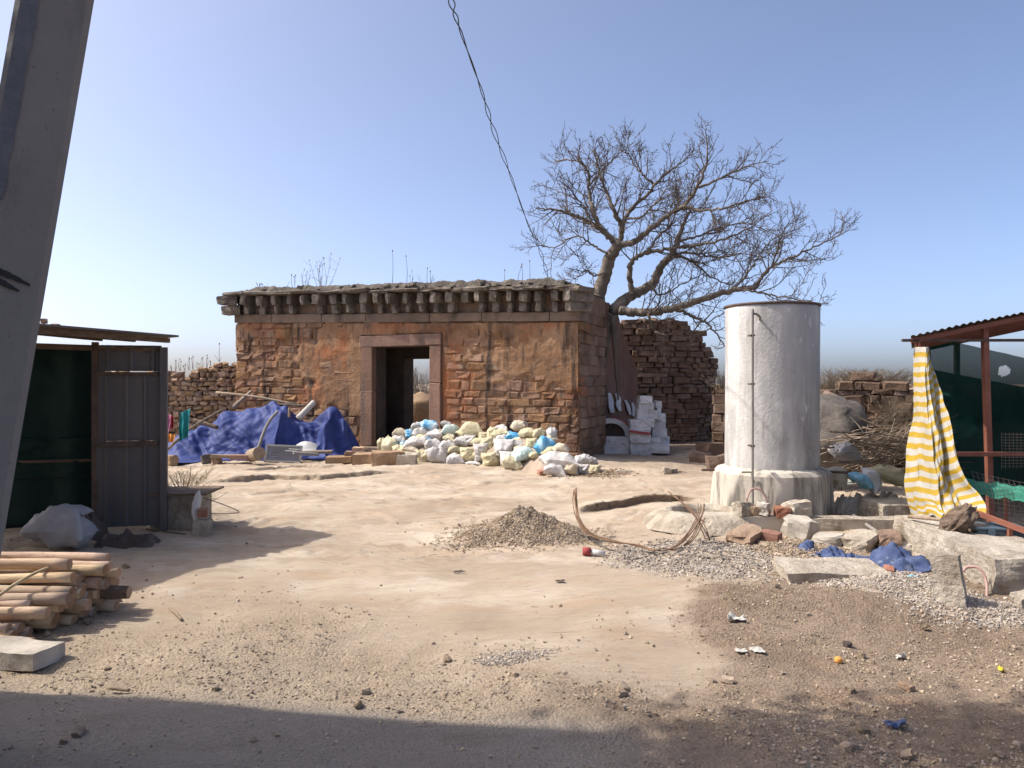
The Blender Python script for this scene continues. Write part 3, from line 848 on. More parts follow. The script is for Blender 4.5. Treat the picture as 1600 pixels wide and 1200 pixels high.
# ------------------------------------------------------------------ enclosure wall behind the right corner
b0 = P(938, 600, 17.9)[:2]; b1 = P(996, 600, 20.4)[:2]
ln2 = np.hypot(*(b1 - b0)); rb = math.atan2(b1[1] - b0[1], b1[0] - b0[0])
def enc_top(t):
    return np.interp(t, [0, .38, .5, .62, .8, 1.0], [3.55, 3.5, 3.1, 2.75, 2.35, 2.0])
enclosure = thing('plastered_wall', 'dark red plastered wall receding behind the building corner, with white finger marks', 'wall', (b0[0], b0[1], 0), rb)
n1, n2 = 90, 90
T, S = np.meshgrid(np.linspace(0, 1, n1), np.linspace(0, 1, n2))
tz = enc_top(T) + .05 * fbm(np.stack([T * 9, 0 * T, 0 * T], -1), 3)
V = np.stack([T * ln2, -.03 * fbm(np.stack([T * 5, S * 6, 0 * T], -1), 4), S * tz], -1).reshape(-1, 3)
add('wall_face', make_mesh('wall_face', V, grid_faces(n1, n2), True, [M_redplaster]), enclosure)
core = MB(); pts, fcs = [], []
for i in range(31):
    t = i / 30; zt_ = enc_top(t) - .02
    pts += [(t * ln2, .06, 0), (t * ln2, .06, zt_), (t * ln2, .5, zt_), (t * ln2, .5, 0)]
for i in range(30):
    for k in range(3): fcs.append((4 * i + k, 4 * i + k + 1, 4 * i + 5 + k, 4 * i + 4 + k))
fcs += [(0, 3, 2, 1), (120, 121, 122, 123)]
core.raw(pts, fcs); core.build('wall_core', M_mortar, enclosure)
def enc_local(px, py):
    """wall-plane coordinates seen at a photo pixel"""
    k = (px - 800) / F
    u = (b1 - b0) / ln2
    s = (k * b0[1] - b0[0]) / (u[0] - k * u[1])
    d = b0[1] + u[1] * s
    return s, CAMZ - (py - 600) / F * d
for (p0, p1, p2, p3, w) in (((934, 615), (933, 630), (934, 640), (935, 650), 5), ((948, 614), (951, 625), (952, 635), (954, 645), 6.5), ((960, 615), (964, 624), (963, 632), (966, 642), 6), ((974, 625), (978, 633), (980, 640), (982, 648), 4.5), ((985, 629), (987, 636), (988, 643), (987, 650), 4)):
    pts, fcs = [], []
    for i, t in enumerate(np.linspace(0, 1, 9)):
        c = curve([p0, p1, p2, p3], 9)[i]
        hw = w / 2 * (.55 + .6 * math.sin(math.pi * min(1, t * .7 + .18))) + random.uniform(-.3, .3)
        for sgn in (-1, 1):
            s_, z_ = enc_local(c[0] + sgn * hw, c[1]); pts.append((s_, -.045, z_))
    m = MB(); m.raw(pts, [(2 * i, 2 * i + 1, 2 * i + 3, 2 * i + 2) for i in range(8)])
    o = m.build('finger_mark', M_whitewash, enclosure)
    so = o.modifiers.new('thickness', 'SOLIDIFY'); so.thickness = .02; so.offset = 0

# ------------------------------------------------------------------ small whitewashed shrine in the shade
def shrine_pt(px, py, d): return P(px, py, d)
shrine = thing('whitewashed_shrine', 'small whitewashed masonry shrine with dark arched niche, beneath the finger marks', 'shrine', (P(955, 700, 17.6)[0], 17.6, 0))
ox, oy = shrine.location.x, 17.6
def arch(name, cx, zc, r0, r1, depth, mat, yoff, parent, a0_=0, a1_=math.pi, n=16, sq=1.0):
    m = MB(); pts, f = [], []
    for i in range(n + 1):
        a = a0_ + (a1_ - a0_) * i / n
        for r in (r0, r1):
            for yy in (0, depth):
                pts.append((cx + r * math.cos(a), yoff + yy, zc + r * math.sin(a) * sq))
    for i in range(n):
        b = 4 * i
        f += [(b, b + 2, b + 6, b + 4), (b + 2, b + 3, b + 7, b + 6), (b + 1, b + 5, b + 7, b + 3), (b, b + 4, b + 5, b + 1)]
    m.raw(pts, f); return m.build(name, mat, parent)
bw_ = 58 / F * 17.6
for k, (w, z0, z1) in enumerate(((bw_ * 1.06, .0, .20), (bw_, .205, .40))):
    block('base_course', -w / 2, w / 2, -.05 + .04 * k, .42, z0, z1, M_whitewash, shrine, .012)
zc = .41
arch('arch_ring', 0, zc, .33, .45, .3, M_whitewash, .02, shrine, sq=.9)
arch('niche_back', 0, zc, .005, .325, .05, M_inner, .2, shrine, sq=.9)
arch('red_line', 0, zc, .452, .475, .02, M_redpaint, .015, shrine, .25, 1.6, sq=.9)
for dx in (-.1, .04): 
    m = MB(); m.bar((dx - .06, .19, zc + .01), (dx + .06, .19, zc + .27), .018); m.build('niche_bar', M_blackpaint, shrine)

painted = thing('painted_stone_pillar', 'whitewashed stepped pillar of stacked stones with a red stripe, beside the shrine', 'pillar', (P(1003, 700, 17.3)[0], 17.3, 0))
def pil(px0, px1, py0, py1, d, name='stone', mat=M_whitewash):
    a = P(px0, py0, d); b = P(px1, py1, d)
    me_ = white_rocks[random.randrange(len(white_rocks))]
    return add(name, me_, painted, ((a[0] + b[0]) / 2 - painted.location.x, d - 17.3 + .2, (a[2] + b[2]) / 2), (0, random.uniform(-.04, .04), 0), (abs(b[0] - a[0]) * 1.05, .45, abs(a[2] - b[2]) * 1.05))
white_rocks = [rock_mesh('stone', s + 90, M_whitewash, 3, .10, .14) for s in range(6)]
for r in ((985, 1016, 692, 712), (985, 1016, 678, 692), (985, 1001, 656, 668), (1000, 1016, 656, 670), (985, 1016, 667, 680), (1016, 1032, 684, 694), (1030, 1046, 682, 706), (1016, 1046, 694, 708),
          (1000, 1022, 654, 668), (1020, 1040, 660, 684), (1018, 1028, 650, 664), (996, 1012, 640, 656), (1010, 1027, 641, 655), (998, 1018, 628, 641), (1014, 1022, 630, 642), (1000, 1019, 619, 630),
          (1025, 1034, 627, 637), (1027, 1033, 636, 648), (1026, 1040, 647, 660), (1034, 1042, 670, 684)):
    pil(*r, 17.3 + random.uniform(-.02, .1) + (.25 if r[0] > 1016 else 0))
m = MB(); a = P(984, 674, 17.2); b = P(1017, 678, 17.2); m.bar((a[0] - painted.location.x, -.06, a[2]), (b[0] - painted.location.x, -.06, b[2]), .03, .05); m.build('red_stripe', M_redpaint, painted)

# ------------------------------------------------------------------ tall dry-stone ruin
c0 = P(960, 600, 20.6)[:2]; c1 = P(1134, 600, 21.3)[:2]
ln3 = np.hypot(*(c1 - c0)); rc = math.atan2(c1[1] - c0[1], c1[0] - c0[0])
ruin = thing('stone_ruin', 'tall broken dry-stone ruin in shade behind the bare tree', 'ruin', (c0[0], c0[1], -.1), rc)
def ruin_top(x):
    px = 960 + 164 * x / ln3
    py = np.interp(px, [955, 965, 985, 1000, 1020, 1045, 1060, 1068, 1090, 1100, 1112, 1119, 1121, 1126], [514, 505, 499, 496, 495, 497, 501, 505, 517, 528, 545, 565, 600, 625])
    return CAMZ + .1 + (600 - py) / F * 21.0
def ruin_bend(x):
    t = x / ln3 - .42
    return 1.9 * t * t, math.atan(3.8 * t / ln3)
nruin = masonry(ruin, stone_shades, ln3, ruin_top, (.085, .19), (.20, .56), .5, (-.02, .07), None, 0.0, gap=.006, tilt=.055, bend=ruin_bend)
core = MB(); pts, fcs = [], []
for i in range(61):
    x = ln3 * i / 60; t = max(.3, ruin_top(x) - .14)
    yb = .14 + ruin_bend(x)[0]
    pts += [(x, yb, 0), (x, yb, t), (x, 1.9, t - .15), (x, 1.9, 0)]
for i in range(60):
    for k in range(3): fcs.append((4 * i + k, 4 * i + k + 1, 4 * i + 5 + k, 4 * i + 4 + k))
fcs += [(0, 3, 2, 1), (240, 241, 242, 243)]
core.raw(pts, fcs); core.build('ruin_core', M_mortar, ruin)
# crumbled rubble on its top and left shoulder
for k in range(70):
    x = random.uniform(0, ln3 * .8); s = random.uniform(.07, .18)
    add('loose_stone', random.choice(shade_rocks), ruin, (x, random.uniform(.0, .5) + ruin_bend(x)[0], ruin_top(x) + random.uniform(-.12, .05) - .1), (random.uniform(-.3, .3), random.uniform(-.3, .3), random.uniform(0, 3)), (s * 1.6, s * 1.2, s * .55))

# lower wall to the right of the ruin, mostly behind the tank
e0 = P(1112, 600, 20.5)[:2]; e1 = P(1300, 600, 19.0)[:2]
ln4 = np.hypot(*(e1 - e0)); re_ = math.atan2(e1[1] - e0[1], e1[0] - e0[0])
lowwall = thing('low_stone_wall', 'low shaded stone wall between the tall ruin and the water tank', 'wall', (e0[0], e0[1], -.1), re_)
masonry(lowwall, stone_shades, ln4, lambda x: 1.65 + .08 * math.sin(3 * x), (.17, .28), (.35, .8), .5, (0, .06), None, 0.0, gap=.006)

# broken wall at right
f0 = P(1272, 600, 13.6)[:2]; f1 = P(1432, 600, 13.0)[:2]
ln5 = np.hypot(*(f1 - f0)); rf = math.atan2(f1[1] - f0[1], f1[0] - f0[0])
broken = thing('broken_wall', 'crumbling brown stone wall topped with dry grass, between tank and right shed', 'wall', (f0[0], f0[1], -.05), rf)
def brk_top(x):
    px = 1272 + 160 * x / ln5
    py = np.interp(px, [1272, 1280, 1292, 1300, 1318, 1324, 1332, 1345, 1400, 1412, 1432], [608, 608, 604, 616, 610, 594, 586, 585, 591, 597, 605])
    return CAMZ + .05 + (600 - py) / F * 13.3
def skip_gap(xa, xb, z0, z1):
    px = 1272 + 160 * (xa + xb) / 2 / ln5
    return px < 1316 and random.random() < .25
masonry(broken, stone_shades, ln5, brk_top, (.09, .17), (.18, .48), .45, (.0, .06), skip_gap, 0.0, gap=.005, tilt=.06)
core = MB(); pts, fcs = [], []
for i in range(41):
    x = ln5 * i / 40; t = max(.25, brk_top(x) - .12)
    pts += [(x, .14, 0), (x, .14, t), (x, .9, t - .1), (x, .9, 0)]
for i in range(40):
    for k in range(3): fcs.append((4 * i + k, 4 * i + k + 1, 4 * i + 5 + k, 4 * i + 4 + k))
core.raw(pts, fcs); core.build('wall_core', M_mortar, broken)
for k, (px, py, s, me_) in enumerate(((1296, 622, .24, stone_rubbles[0]), (1312, 645, .22, stone_rubbles[3]), (1330, 672, .36, stone_rubbles[5]), (1318, 655, .3, stone_rubbles[7]), (1345, 690, .26, stone_rubbles[2]), (1302, 660, .26, stone_rubbles[1]), (1336, 655, .2, stone_rubbles[9]), (1290, 640, .2, stone_rubbles[4]))):
    p = P(px, py, 12.9) - np.array([f0[0], f0[1], -.05])
    cr, sr = math.cos(-rf), math.sin(-rf)
    add('fallen_stone', me_, broken, (p[0] * cr - p[1] * sr, p[0] * sr + p[1] * cr, p[2]), (random.uniform(-.4, .4), random.uniform(-.4, .4), random.uniform(0, 3)), (s * 1.2, s, s * .8))

def boulder(name, label, px, py_base, d, w, h, mat, seed, k=8, dep=None):
    me_ = rock_mesh(name, seed, mat, k, .75, .22, True)
    p = P(px, py_base, d)
    o = add(name, me_, None, (p[0], d, p[2] + h * .42), (0, 0, seed), (w, dep or w, h * 1.1))
    return tag(o, label, 'boulder')
boulder('boulder', 'dark rounded granite boulder behind the right edge of the white tank', 1292, 722, 11.6, 1.05, 1.0, M_boulder, 5.5)
bb = P(655, 690, 23.5)
boulder('boulder', 'pale boulder seen through the doorway of the stone building', 652, 686, 23.5, 1.3, 1.35, M_rubble, 8.5)

# ------------------------------------------------------------------ water tank
TX, TY = P(1205.5, 600, 9.4)[0], 9.4
tank = thing('water_tank', 'tall cylindrical limewashed water tank on a stained concrete base', 'water tank', (TX, TY, 0))
zb = .60; zt = 2.53; rt = .548
n = 96
rings = [(rt * .985, zb - .02), (rt, zb + .02)] + [(rt * (1 + .0035 * math.sin(z_ * 3)), z_) for z_ in np.linspace(zb + .1, zt - .05, 22)] + [(rt, zt), (rt - .06, zt + .001), (rt - .07, zt - .5), (0.01, zt - .5)]
pts, fcs = [], []
for (r, z_) in rings:
    for k in range(n):
        a = 2 * math.pi * k / n
        rr = r * (1 + .004 * math.sin(3 * a + z_) + .002 * math.sin(11 * a + 2.1 * z_))
        pts.append((rr * math.cos(a), rr * math.sin(a), z_))
for i in range(len(rings) - 1):
    for k in range(n):
        fcs.append((i * n + k, i * n + (k + 1) % n, (i + 1) * n + (k + 1) % n, (i + 1) * n + k))
add('tank_cylinder', make_mesh('tank_cylinder', pts, np.array(fcs), True, [M_tank]), tank)
m = MB(); a = np.linspace(0, 2 * math.pi, 73); m.tube(np.stack([(rt + .004) * np.cos(a), (rt + .004) * np.sin(a), 0 * a + zt + .008], -1), .016, 8, caps=False); m.build('rim', M_dark_iron, tank, True)
# octagonal base with rounded shoulder
pts, fcs = [], []
prof = [(.735, 0), (.725, .2), (.715, .46), (.705, .54), (.665, .585), (.57, .61), (.3, .615)]
n8 = 64
for (r, z_) in prof:
    for k in range(n8):
        a = 2 * math.pi * (k + .5) / n8
        sec = (a + math.radians(12)) % (math.pi / 4) - math.pi / 8
        ro = r * math.cos(math.pi / 8) / math.cos(sec)
        bl = sm(.6, .3, z_) if z_ < .6 else 0
        rr = ro * (.85 * bl + .15) + r * .96 * (1 - (.85 * bl + .15))
        rr *= 1 + .006 * math.sin(9 * a + 5 * z_)
        pts.append((rr * math.cos(a), rr * math.sin(a), z_))
for i in range(len(prof) - 1):
    for k in range(n8):
        fcs.append((i * n8 + k, i * n8 + (k + 1) % n8, (i + 1) * n8 + (k + 1) % n8, (i + 1) * n8 + k))
me_ = make_mesh('tank_base', pts, np.array(fcs), True, [M_tankbase])
o = add('tank_base', me_, tank)
ed = o.modifiers.new('edges', 'EDGE_SPLIT'); ed.split_angle = math.radians(25)
# riser pipe with elbow
pp = P(1176, 490, 8.72) - np.array([TX, TY, 0])
m = MB()
pth = [(pp[0], pp[1], .12), (pp[0], pp[1], 1.0), (pp[0], pp[1], pp[2] - .06), (pp[0] + .01, pp[1] + .01, pp[2] - .01), (pp[0] + .05, pp[1] + .04, pp[2] - .0), (pp[0] + .12, pp[1] + .12, pp[2] - .03), (pp[0] + .17, pp[1] + .3, pp[2] - .06)]
m.tube(curve(pth, 50), .0135, 10); m.build('riser_pipe', M_pole, tank, True)
for z_ in (.9, 1.6, 2.15):
    m = MB(); m.box((pp[0], pp[1] + .05, z_), (.05, .12, .018)); m.build('pipe_clamp', M_dark_iron, tank)
m = MB(); m.tube(curve([(pp[0] - .02, pp[1] - .0, .2), (pp[0] - .09, pp[1] - .06, .18), (pp[0] - .13, pp[1] - .05, .05), (pp[0] - .1, pp[1] - .1, .3), (pp[0] - .02, pp[1] - .05, .42), (pp[0] + .1, pp[1] - .06, .38), (pp[0] + .19, pp[1] - .1, .1), (pp[0] + .23, pp[1] - .13, .02)], 60), .011, 8)
m.build('inlet_hose', M_hose, tank, True)
m = MB(); m.tube([(pp[0], pp[1] - .03, .12), (pp[0], pp[1] - .03, .24)], .026, 8); m.tube([(pp[0] - .05, pp[1] - .05, .2), (pp[0] + .05, pp[1] - .05, .2)], .012, 8); m.build('valve', M_dark_iron, tank, True)
m = MB(); m.tube([(-.86, -.05, .56), (-.70, -.02, .56)], .014, 8); m.build('outlet_tap', M_dark_iron, tank)
m = MB(); m.tube([(-.52, -.54, .59), (-.43, -.585, .595), (-.42, -.6, .52), (-.40, -.62, .49)], .010, 6); m.build('outlet_tap', M_dark_iron, tank)
m = MB(); m.tube([(.66, -.1, .545), (.86, -.16, .54)], .016, 8); m.build('outlet_tap', M_dark_iron, tank)

# plinth kerb in front of the tank and the round trough beside it
m = MB()
a = P(1105, 832, 8.55); b = P(1292, 840, 8.45)
def kerb(name, label, x0, x1, y0, y1, h, mat, rz=0.0):
    v, f = cube_points(6)
    v = v * np.array([(x1 - x0) / 2, (y1 - y0) / 2, h / 2])
    L_ = max(x1 - x0, y1 - y0)
    v = v + .012 * np.stack([fbm(v * 6 + 3, 3), fbm(v * 6 + 9, 3), fbm(v * 6 + 15, 3)], -1)
    o = add(name, make_mesh(name, v, f, False, [mat]), None, ((x0 + x1) / 2, (y0 + y1) / 2, h / 2 - .02), (0, 0, rz))
    return tag(o, label, 'kerb')
kerb('concrete_kerb', 'low grey concrete kerb in front of the tank base', a[0], P(1243, 600, 8.5)[0], 8.42, 8.75, .17, M_conc)
kerb('concrete_kerb', 'darker concrete kerb running from the tank towards the right wall', P(1252, 600, 8.5)[0], P(1408, 600, 8.5)[0], 8.38, 8.6, .15, M_oldconc, -.03)
tc = PG(1085, 812)
n = 64; pts, fcs = [], []
prof = [(.68, -.08), (.62, .0), (.52, .07), (.42, .10), (.345, .10), (.335, .04), (.33, -.045), (.01, -.04)]
for (r, z_) in prof:
    for k in range(n):
        an = 2 * math.pi * k / n
        rr = r * (1 + .03 * math.sin(2 * an + 1) + .015 * math.sin(5 * an + 2))
        pts.append((rr * math.cos(an) * 1.0, rr * math.sin(an), z_ + .006 * math.sin(7 * an)))
for i in range(len(prof) - 1):
    for k in range(n): fcs.append((i * n + k, i * n + (k + 1) % n, (i + 1) * n + (k + 1) % n, (i + 1) * n + k))
o = add('round_trough', make_mesh('round_trough', pts, np.array(fcs), True, [M_oldconc]), None, (tc[0] + .02, tc[1] - .30, .075))
tag(o, 'round low cement-lipped basin sunk in the rock beside the tank', 'basin')
# ------------------------------------------------------------------ cloth by a small position-based solver
def drape(P0, coll, steps=140, iters=8, pins=None, grav=.0035, damp=.96, fric=.6, stretch=1.0, noise=.0, bend=.03):
    ny, nx, _ = P0.shape
    X = P0.copy(); Vv = np.zeros_like(X)
    rest = lambda s1, s2: np.linalg.norm(P0[s1] - P0[s2], axis=-1, keepdims=True) * stretch
    S = np.s_
    cons = []
    def addc(a, b, k): cons.append((a, b, rest(a, b), k))
    for o in (0, 1):
        addc(S[:, o:nx - 1:2], S[:, o + 1:nx:2], 1.0)
        addc(S[o:ny - 1:2, :], S[o + 1:ny:2, :], 1.0)
        addc(S[o:ny - 1:2, :-1], S[o + 1:ny:2, 1:], .6)
        addc(S[o:ny - 1:2, 1:], S[o + 1:ny:2, :-1], .6)
    for o in (0, 1, 2, 3):
        if o < nx - 2:
            a = np.arange(o, nx - 2, 4); cons.append((S[:, o:nx - 2:4], S[:, o + 2:nx:4], rest(S[:, o:nx - 2:4], S[:, o + 2:nx:4]), bend))
        if o < ny - 2:
            cons.append((S[o:ny - 2:4, :], S[o + 2:ny:4, :], rest(S[o:ny - 2:4, :], S[o + 2:ny:4, :]), bend))
    rg = np.random.default_rng(5)
    for st in range(steps):
        Vv[..., 2] -= grav
        if noise and st < steps * .6: Vv += rg.normal(0, noise, Vv.shape)
        Q = X + Vv * damp
        for it in range(iters):
            for a, b, r, k in cons:
                d = Q[b] - Q[a]
                l = np.linalg.norm(d, axis=-1, keepdims=True) + 1e-9
                c = d * ((l - r) / l * .5 * k)
                Q[a] += c; Q[b] -= c
            if pins is not None:
                for (idx, pos) in pins: Q[idx] = pos
            h = coll(Q[..., 0], Q[..., 1])
            hit = Q[..., 2] < h
            Q[..., 2] = np.where(hit, h, Q[..., 2])
            if it == iters - 1:
                fx = np.where(hit, fric, 0)[..., None]
                Q[..., :2] = Q[..., :2] * (1 - fx) + X[..., :2] * fx
        Vv = Q - X
        sp = np.linalg.norm(Vv, axis=-1, keepdims=True); Vv *= np.minimum(1, .06 / (sp + 1e-9))
        X = Q
    return X

def cloth_obj(name, X, mat, label=None, cat=None, parent=None, sub=1, thick=.004, group=None, stripe=None):
    ny, nx, _ = X.shape
    me = make_mesh(name, X.reshape(-1, 3), grid_faces(nx, ny), True, [mat])
    if stripe is not None:
        at = me.attributes.new('stripe', 'FLOAT', 'POINT'); at.data.foreach_set('value', stripe.astype(np.float32).ravel())
    o = add(name, me, parent)
    s = o.modifiers.new('thickness', 'SOLIDIFY'); s.thickness = thick; s.offset = 1
    if sub:
        u = o.modifiers.new('smooth', 'SUBSURF'); u.levels = sub; u.render_levels = sub
    return tag(o, label, cat, group)

def grid_coll(fn, x0, x1, y0, y1, step=.02):
    """sample a height function once, then look it up bilinearly"""
    gx_ = np.arange(x0, x1, step); gy_ = np.arange(y0, y1, step)
    A, B = np.meshgrid(gx_, gy_); H = fn(A, B)
    def look(x, y):
        a = np.clip((x - x0) / step, 0, len(gx_) - 1.001); b = np.clip((y - y0) / step, 0, len(gy_) - 1.001)
        i = a.astype(int); j = b.astype(int); fa = a - i; fb = b - j
        return (H[j, i] * (1 - fa) + H[j, i + 1] * fa) * (1 - fb) + (H[j + 1, i] * (1 - fa) + H[j + 1, i + 1] * fa) * fb
    return look

# ------------------------------------------------------------------ blue tarpaulin heap
bump_px = [  # px, py of top, distance, radius
    (300, 668, 16.9, .42), (320, 664, 17.1, .40), (360, 640, 17.2, .45), (392, 636, 17.2, .45), (426, 626, 17.2, .28), (440, 632, 17.0, .35),
    (478, 655, 16.9, .28), (500, 648, 17.1, .22), (520, 634, 17.2, .30), (534, 652, 17.1, .22), (455, 650, 17.1, .3)]
BUMPS = [(P(a, b, c), r) for a, b, c, r in bump_px]
def tarp_coll(x, y):
    h = ground_h(x, y) + .015
    for p, r in BUMPS:
        dd = np.hypot(x - p[0], (y - p[1]) * .8)
        h = np.maximum(h, p[2] * (1 - sm(r * .12, r * 2.1, dd)) )
    for (a, b) in (((300, 672, 16.6), (345, 655, 17.3)), ((440, 640, 16.6), (425, 628, 17.3)), ((505, 660, 16.6), (525, 640, 17.2))):
        A, B = P(*a), P(*b)
        t = np.clip(((x - A[0]) * (B[0] - A[0]) + (y - A[1]) * (B[1] - A[1])) / ((B[0] - A[0]) ** 2 + (B[1] - A[1]) ** 2), 0, 1)
        dd = np.hypot(x - A[0] - t * (B[0] - A[0]), y - A[1] - t * (B[1] - A[1]))
        h = np.maximum(h, (A[2] + t * (B[2] - A[2])) * (1 - sm(.02, .28, dd)))
    return h
x0 = P(246, 600, 16.9)[0]; x1 = P(566, 600, 16.6)[0]
nx, ny = 140, 78
u, v = np.meshgrid(np.linspace(0, 1, nx), np.linspace(0, 1, ny))
P0 = np.stack([x0 + (x1 - x0) * u, 15.7 + 2.2 * v + .25 * u, 1.35 + .10 * fbm(np.stack([u * 4, v * 3, 0 * u], -1), 3)], -1)
rest0 = P0 * np.array([1.17, 1.22, 1]); rest0[..., 0] += (x0 + x1) / 2 * -.17; rest0[..., 1] -= 16.9 * .22
rest0[..., 2] = 1.35
X = rest0.copy(); X[..., 2] = P0[..., 2] + .05 * fbm(np.stack([u * 14, v * 9, 0 * u], -1), 3)
X = drape(X, grid_coll(tarp_coll, x0 - 1.5, x1 + 1.5, 14.5, 19, .025), steps=150, iters=6, grav=.004, fric=.75, noise=.001)
w_ = u * 5.0 + .55 * v * 2.2
def ridge(a, b, k): return .5 - np.abs(perlin(np.stack([a, b, 0 * a + k], -1)))
wq = perlin(np.stack([u * 5, v * 4, 0 * u + 31], -1))
cre = ridge(w_ * 2.6 + .6 * wq, v * 1.3 + 3, 1) * .13 + ridge(w_ * 6.0 + 1.2 * wq, v * 3.0, 5) * .075 + ridge(u * 24 - v * 9 + wq, v * 10 + wq, 9) * .035 + ridge(u * 46, v * 30, 12) * .014
cre = cre - .11
X[..., 2] += cre * .8 * np.clip((X[..., 2] - .02) / .15, .1, 1)
X[..., 1] -= cre * .9 * np.clip((X[..., 2] + .1) / .3, .3, 1)
X[..., 2] = np.maximum(X[..., 2], ground_h(X[..., 0], X[..., 1]) + .006)
cloth_obj('tarpaulin', X, M_tarp, 'large crumpled blue tarpaulin heaped over goods against the stone building', 'tarpaulin', sub=1)

# bits on and around the tarpaulin
def stick_thing(name, label, cat, pts, r, mat, sides=8, n=10, group=None):
    m = MB(); q = curve(pts, n); m.tube(q, np.linspace(r, r * .85, n), sides)
    o = m.build(name, mat, None, True); return tag(o, label, cat, group)
stick_thing('cardboard_tube', 'thick pale cardboard tube sticking up out of the blue tarpaulin', 'tube', [P(466, 654, 16.7), P(491, 628, 16.9)], .075, M_paper)
stick_thing('bent_pipe', 'thin bent grey pipe leaning on the front of the blue tarpaulin', 'pipe', [P(402, 706, 15.9), P(412, 676, 16.1), P(422, 656, 16.3), P(434, 643, 16.5)], .035, M_pole, n=16)
stick_thing('wooden_pole', 'long thin wooden pole lying against the rubble wall above the tarpaulin', 'pole', [P(338, 613, 18.0), P(400, 620, 17.6), P(462, 632, 17.4)], .03, M_wood)
stick_thing('wooden_pole', 'grey weathered pole slanting up behind the peak of the tarpaulin', 'pole', [P(366, 635, 17.3), P(392, 612, 18.0)], .045, M_stick)
stick_thing('wooden_pole', 'dark short pole resting on the left shoulder of the tarpaulin', 'pole', [P(303, 657, 16.5), P(340, 668, 16.4)], .05, M_darkwood)
stick_thing('wooden_pole', 'upright short pale stick beside the peak of the tarpaulin', 'stick', [P(452, 652, 16.5), P(452, 638, 16.5)], .03, M_wood)
stick_thing('wooden_pole', 'slim pole lying at the foot of the stone wall right of the tarpaulin peak', 'pole', [P(430, 632, 17.3), P(480, 634, 17.2)], .03, M_darkwood)

def board(name, label, cat, px, py, d, dims, rot, mat, jit=.004):
    m = MB(); m.box((0, 0, 0), dims, jit=jit)
    o = m.build(name, mat); o.location = tuple(P(px, py, d)); o.rotation_euler = rot
    b = o.modifiers.new('edges', 'BEVEL'); b.width = min(dims) * .12; b.segments = 2
    return tag(o, label, cat)
pn = thing('louvred_panel', 'grey framed louvre panel lying tilted in front of the tarpaulin', 'panel', tuple(P(443, 709, 15.6)))
pn.rotation_euler = (math.radians(62), .05, math.radians(8))
m = MB()
for c_, d_ in (((0, .17, 0), (.72, .04, .03)), ((0, -.17, 0), (.72, .04, .03)), ((-.34, 0, 0), (.04, .34, .03)), ((.34, 0, 0), (.04, .34, .03))): m.box(c_, d_)
m.build('frame', M_panel, pn)
for k in range(7):
    m = MB(); m.box((0, -.13 + k * .044, 0), (.64, .034, .012), rx=.5); m.build('slat', M_panel, pn)
u, v = np.meshgrid(np.linspace(-.5, .5, 14), np.linspace(0, 1, 10))
q0 = P(466, 706, 15.85)
X = np.stack([q0[0] + u * .66 * (1 - .35 * v) + .1 * v, q0[1] + .25 * v + .5 * u * u, q0[2] + .20 * v * (1 - 1.6 * u * u) + .0 * u], -1) + .012 * fbm(np.stack([u * 4, v * 4, 0 * u], -1), 3)[..., None]
cloth_obj('white_sheet', X, M_plasticwhite, 'white bent plastic sheet leaning behind the louvre panel', 'sheet', sub=1, thick=.006)
board('wood_plank', 'short pale plank lying on the rock before the tarpaulin', 'plank', 360, 713, 15.5, (.75, .18, .07), (0, .02, .1), M_wood)
board('wood_plank', 'dark-ended plank lying beside the round log section', 'plank', 384, 714, 15.3, (.62, .2, .09), (0, 0, -.05), M_jamb)
board('wood_plank', 'thin grey plank under the right end of the tarpaulin', 'plank', 492, 706, 15.9, (.7, .16, .05), (.1, 0, .1), M_stick)
board('wood_plank', 'thin dark board resting crosswise by the louvre panel', 'plank', 478, 709, 15.6, (.5, .1, .05), (.1, .1, .5), M_panel)
m = MB(); m.tube([(0, 0, -.2), (0, 0, .2)], .13, 14); o = m.build('log_section', M_wood, None); o.location = tuple(P(399, 710, 15.25)); o.rotation_euler = (math.radians(80), 0, math.radians(40)); tag(o, 'sawn round log section at the foot of the bent pipe', 'log')
def free_stone(name, label, cat, px, py, d, size, mat_meshes, seed=None, group=None, sink=.35, rz=None, z=None):
    """stone resting on the ground with its middle at a photo pixel column"""
    p = P(px, py, d)
    r_ = random.Random(seed if seed is not None else px * 7 + py)
    zz = (G(p[0], d) + size[2] * (.5 - sink * .3)) if z is None else z
    o = add(name, mat_meshes[int(r_.random() * len(mat_meshes))], None, (p[0], d, zz), (r_.uniform(-.15, .15), r_.uniform(-.15, .15), r_.uniform(0, 3) if rz is None else rz), size)
    return tag(o, label, cat, group)
conc_rocks = [rock_mesh('concrete_chunk', s + 120, M_oldconc, 4, .25, .26) for s in range(6)]
pale_rocks = [rock_mesh('stone', s + 140, M_conc, 4, .35, .26) for s in range(6)]
brick_rocks = [rock_mesh('brick_piece', s + 160, M_redbrick, 3, .15, .14) for s in range(3)]
earth_rocks = [rock_mesh('stone', s + 180, M_rubble, 4, .45, .26) for s in range(6)]
free_stone('stone', 'round grey stone at the hem of the blue tarpaulin', 'stone', 339, 706, 15.6, (.24, .2, .2), earth_rocks, 3)
free_stone('stone', 'dark stone tucked under the tarpaulin hem beside a rounder one', 'stone', 325, 708, 15.7, (.26, .2, .2), [rock_mesh('stone', 201, M_boulder, 4, .5, .2)], 4)
free_stone('stone', 'square pale stone at the far left end of the tarpaulin', 'stone', 266, 712, 15.6, (.2, .25, .28), earth_rocks, 5)

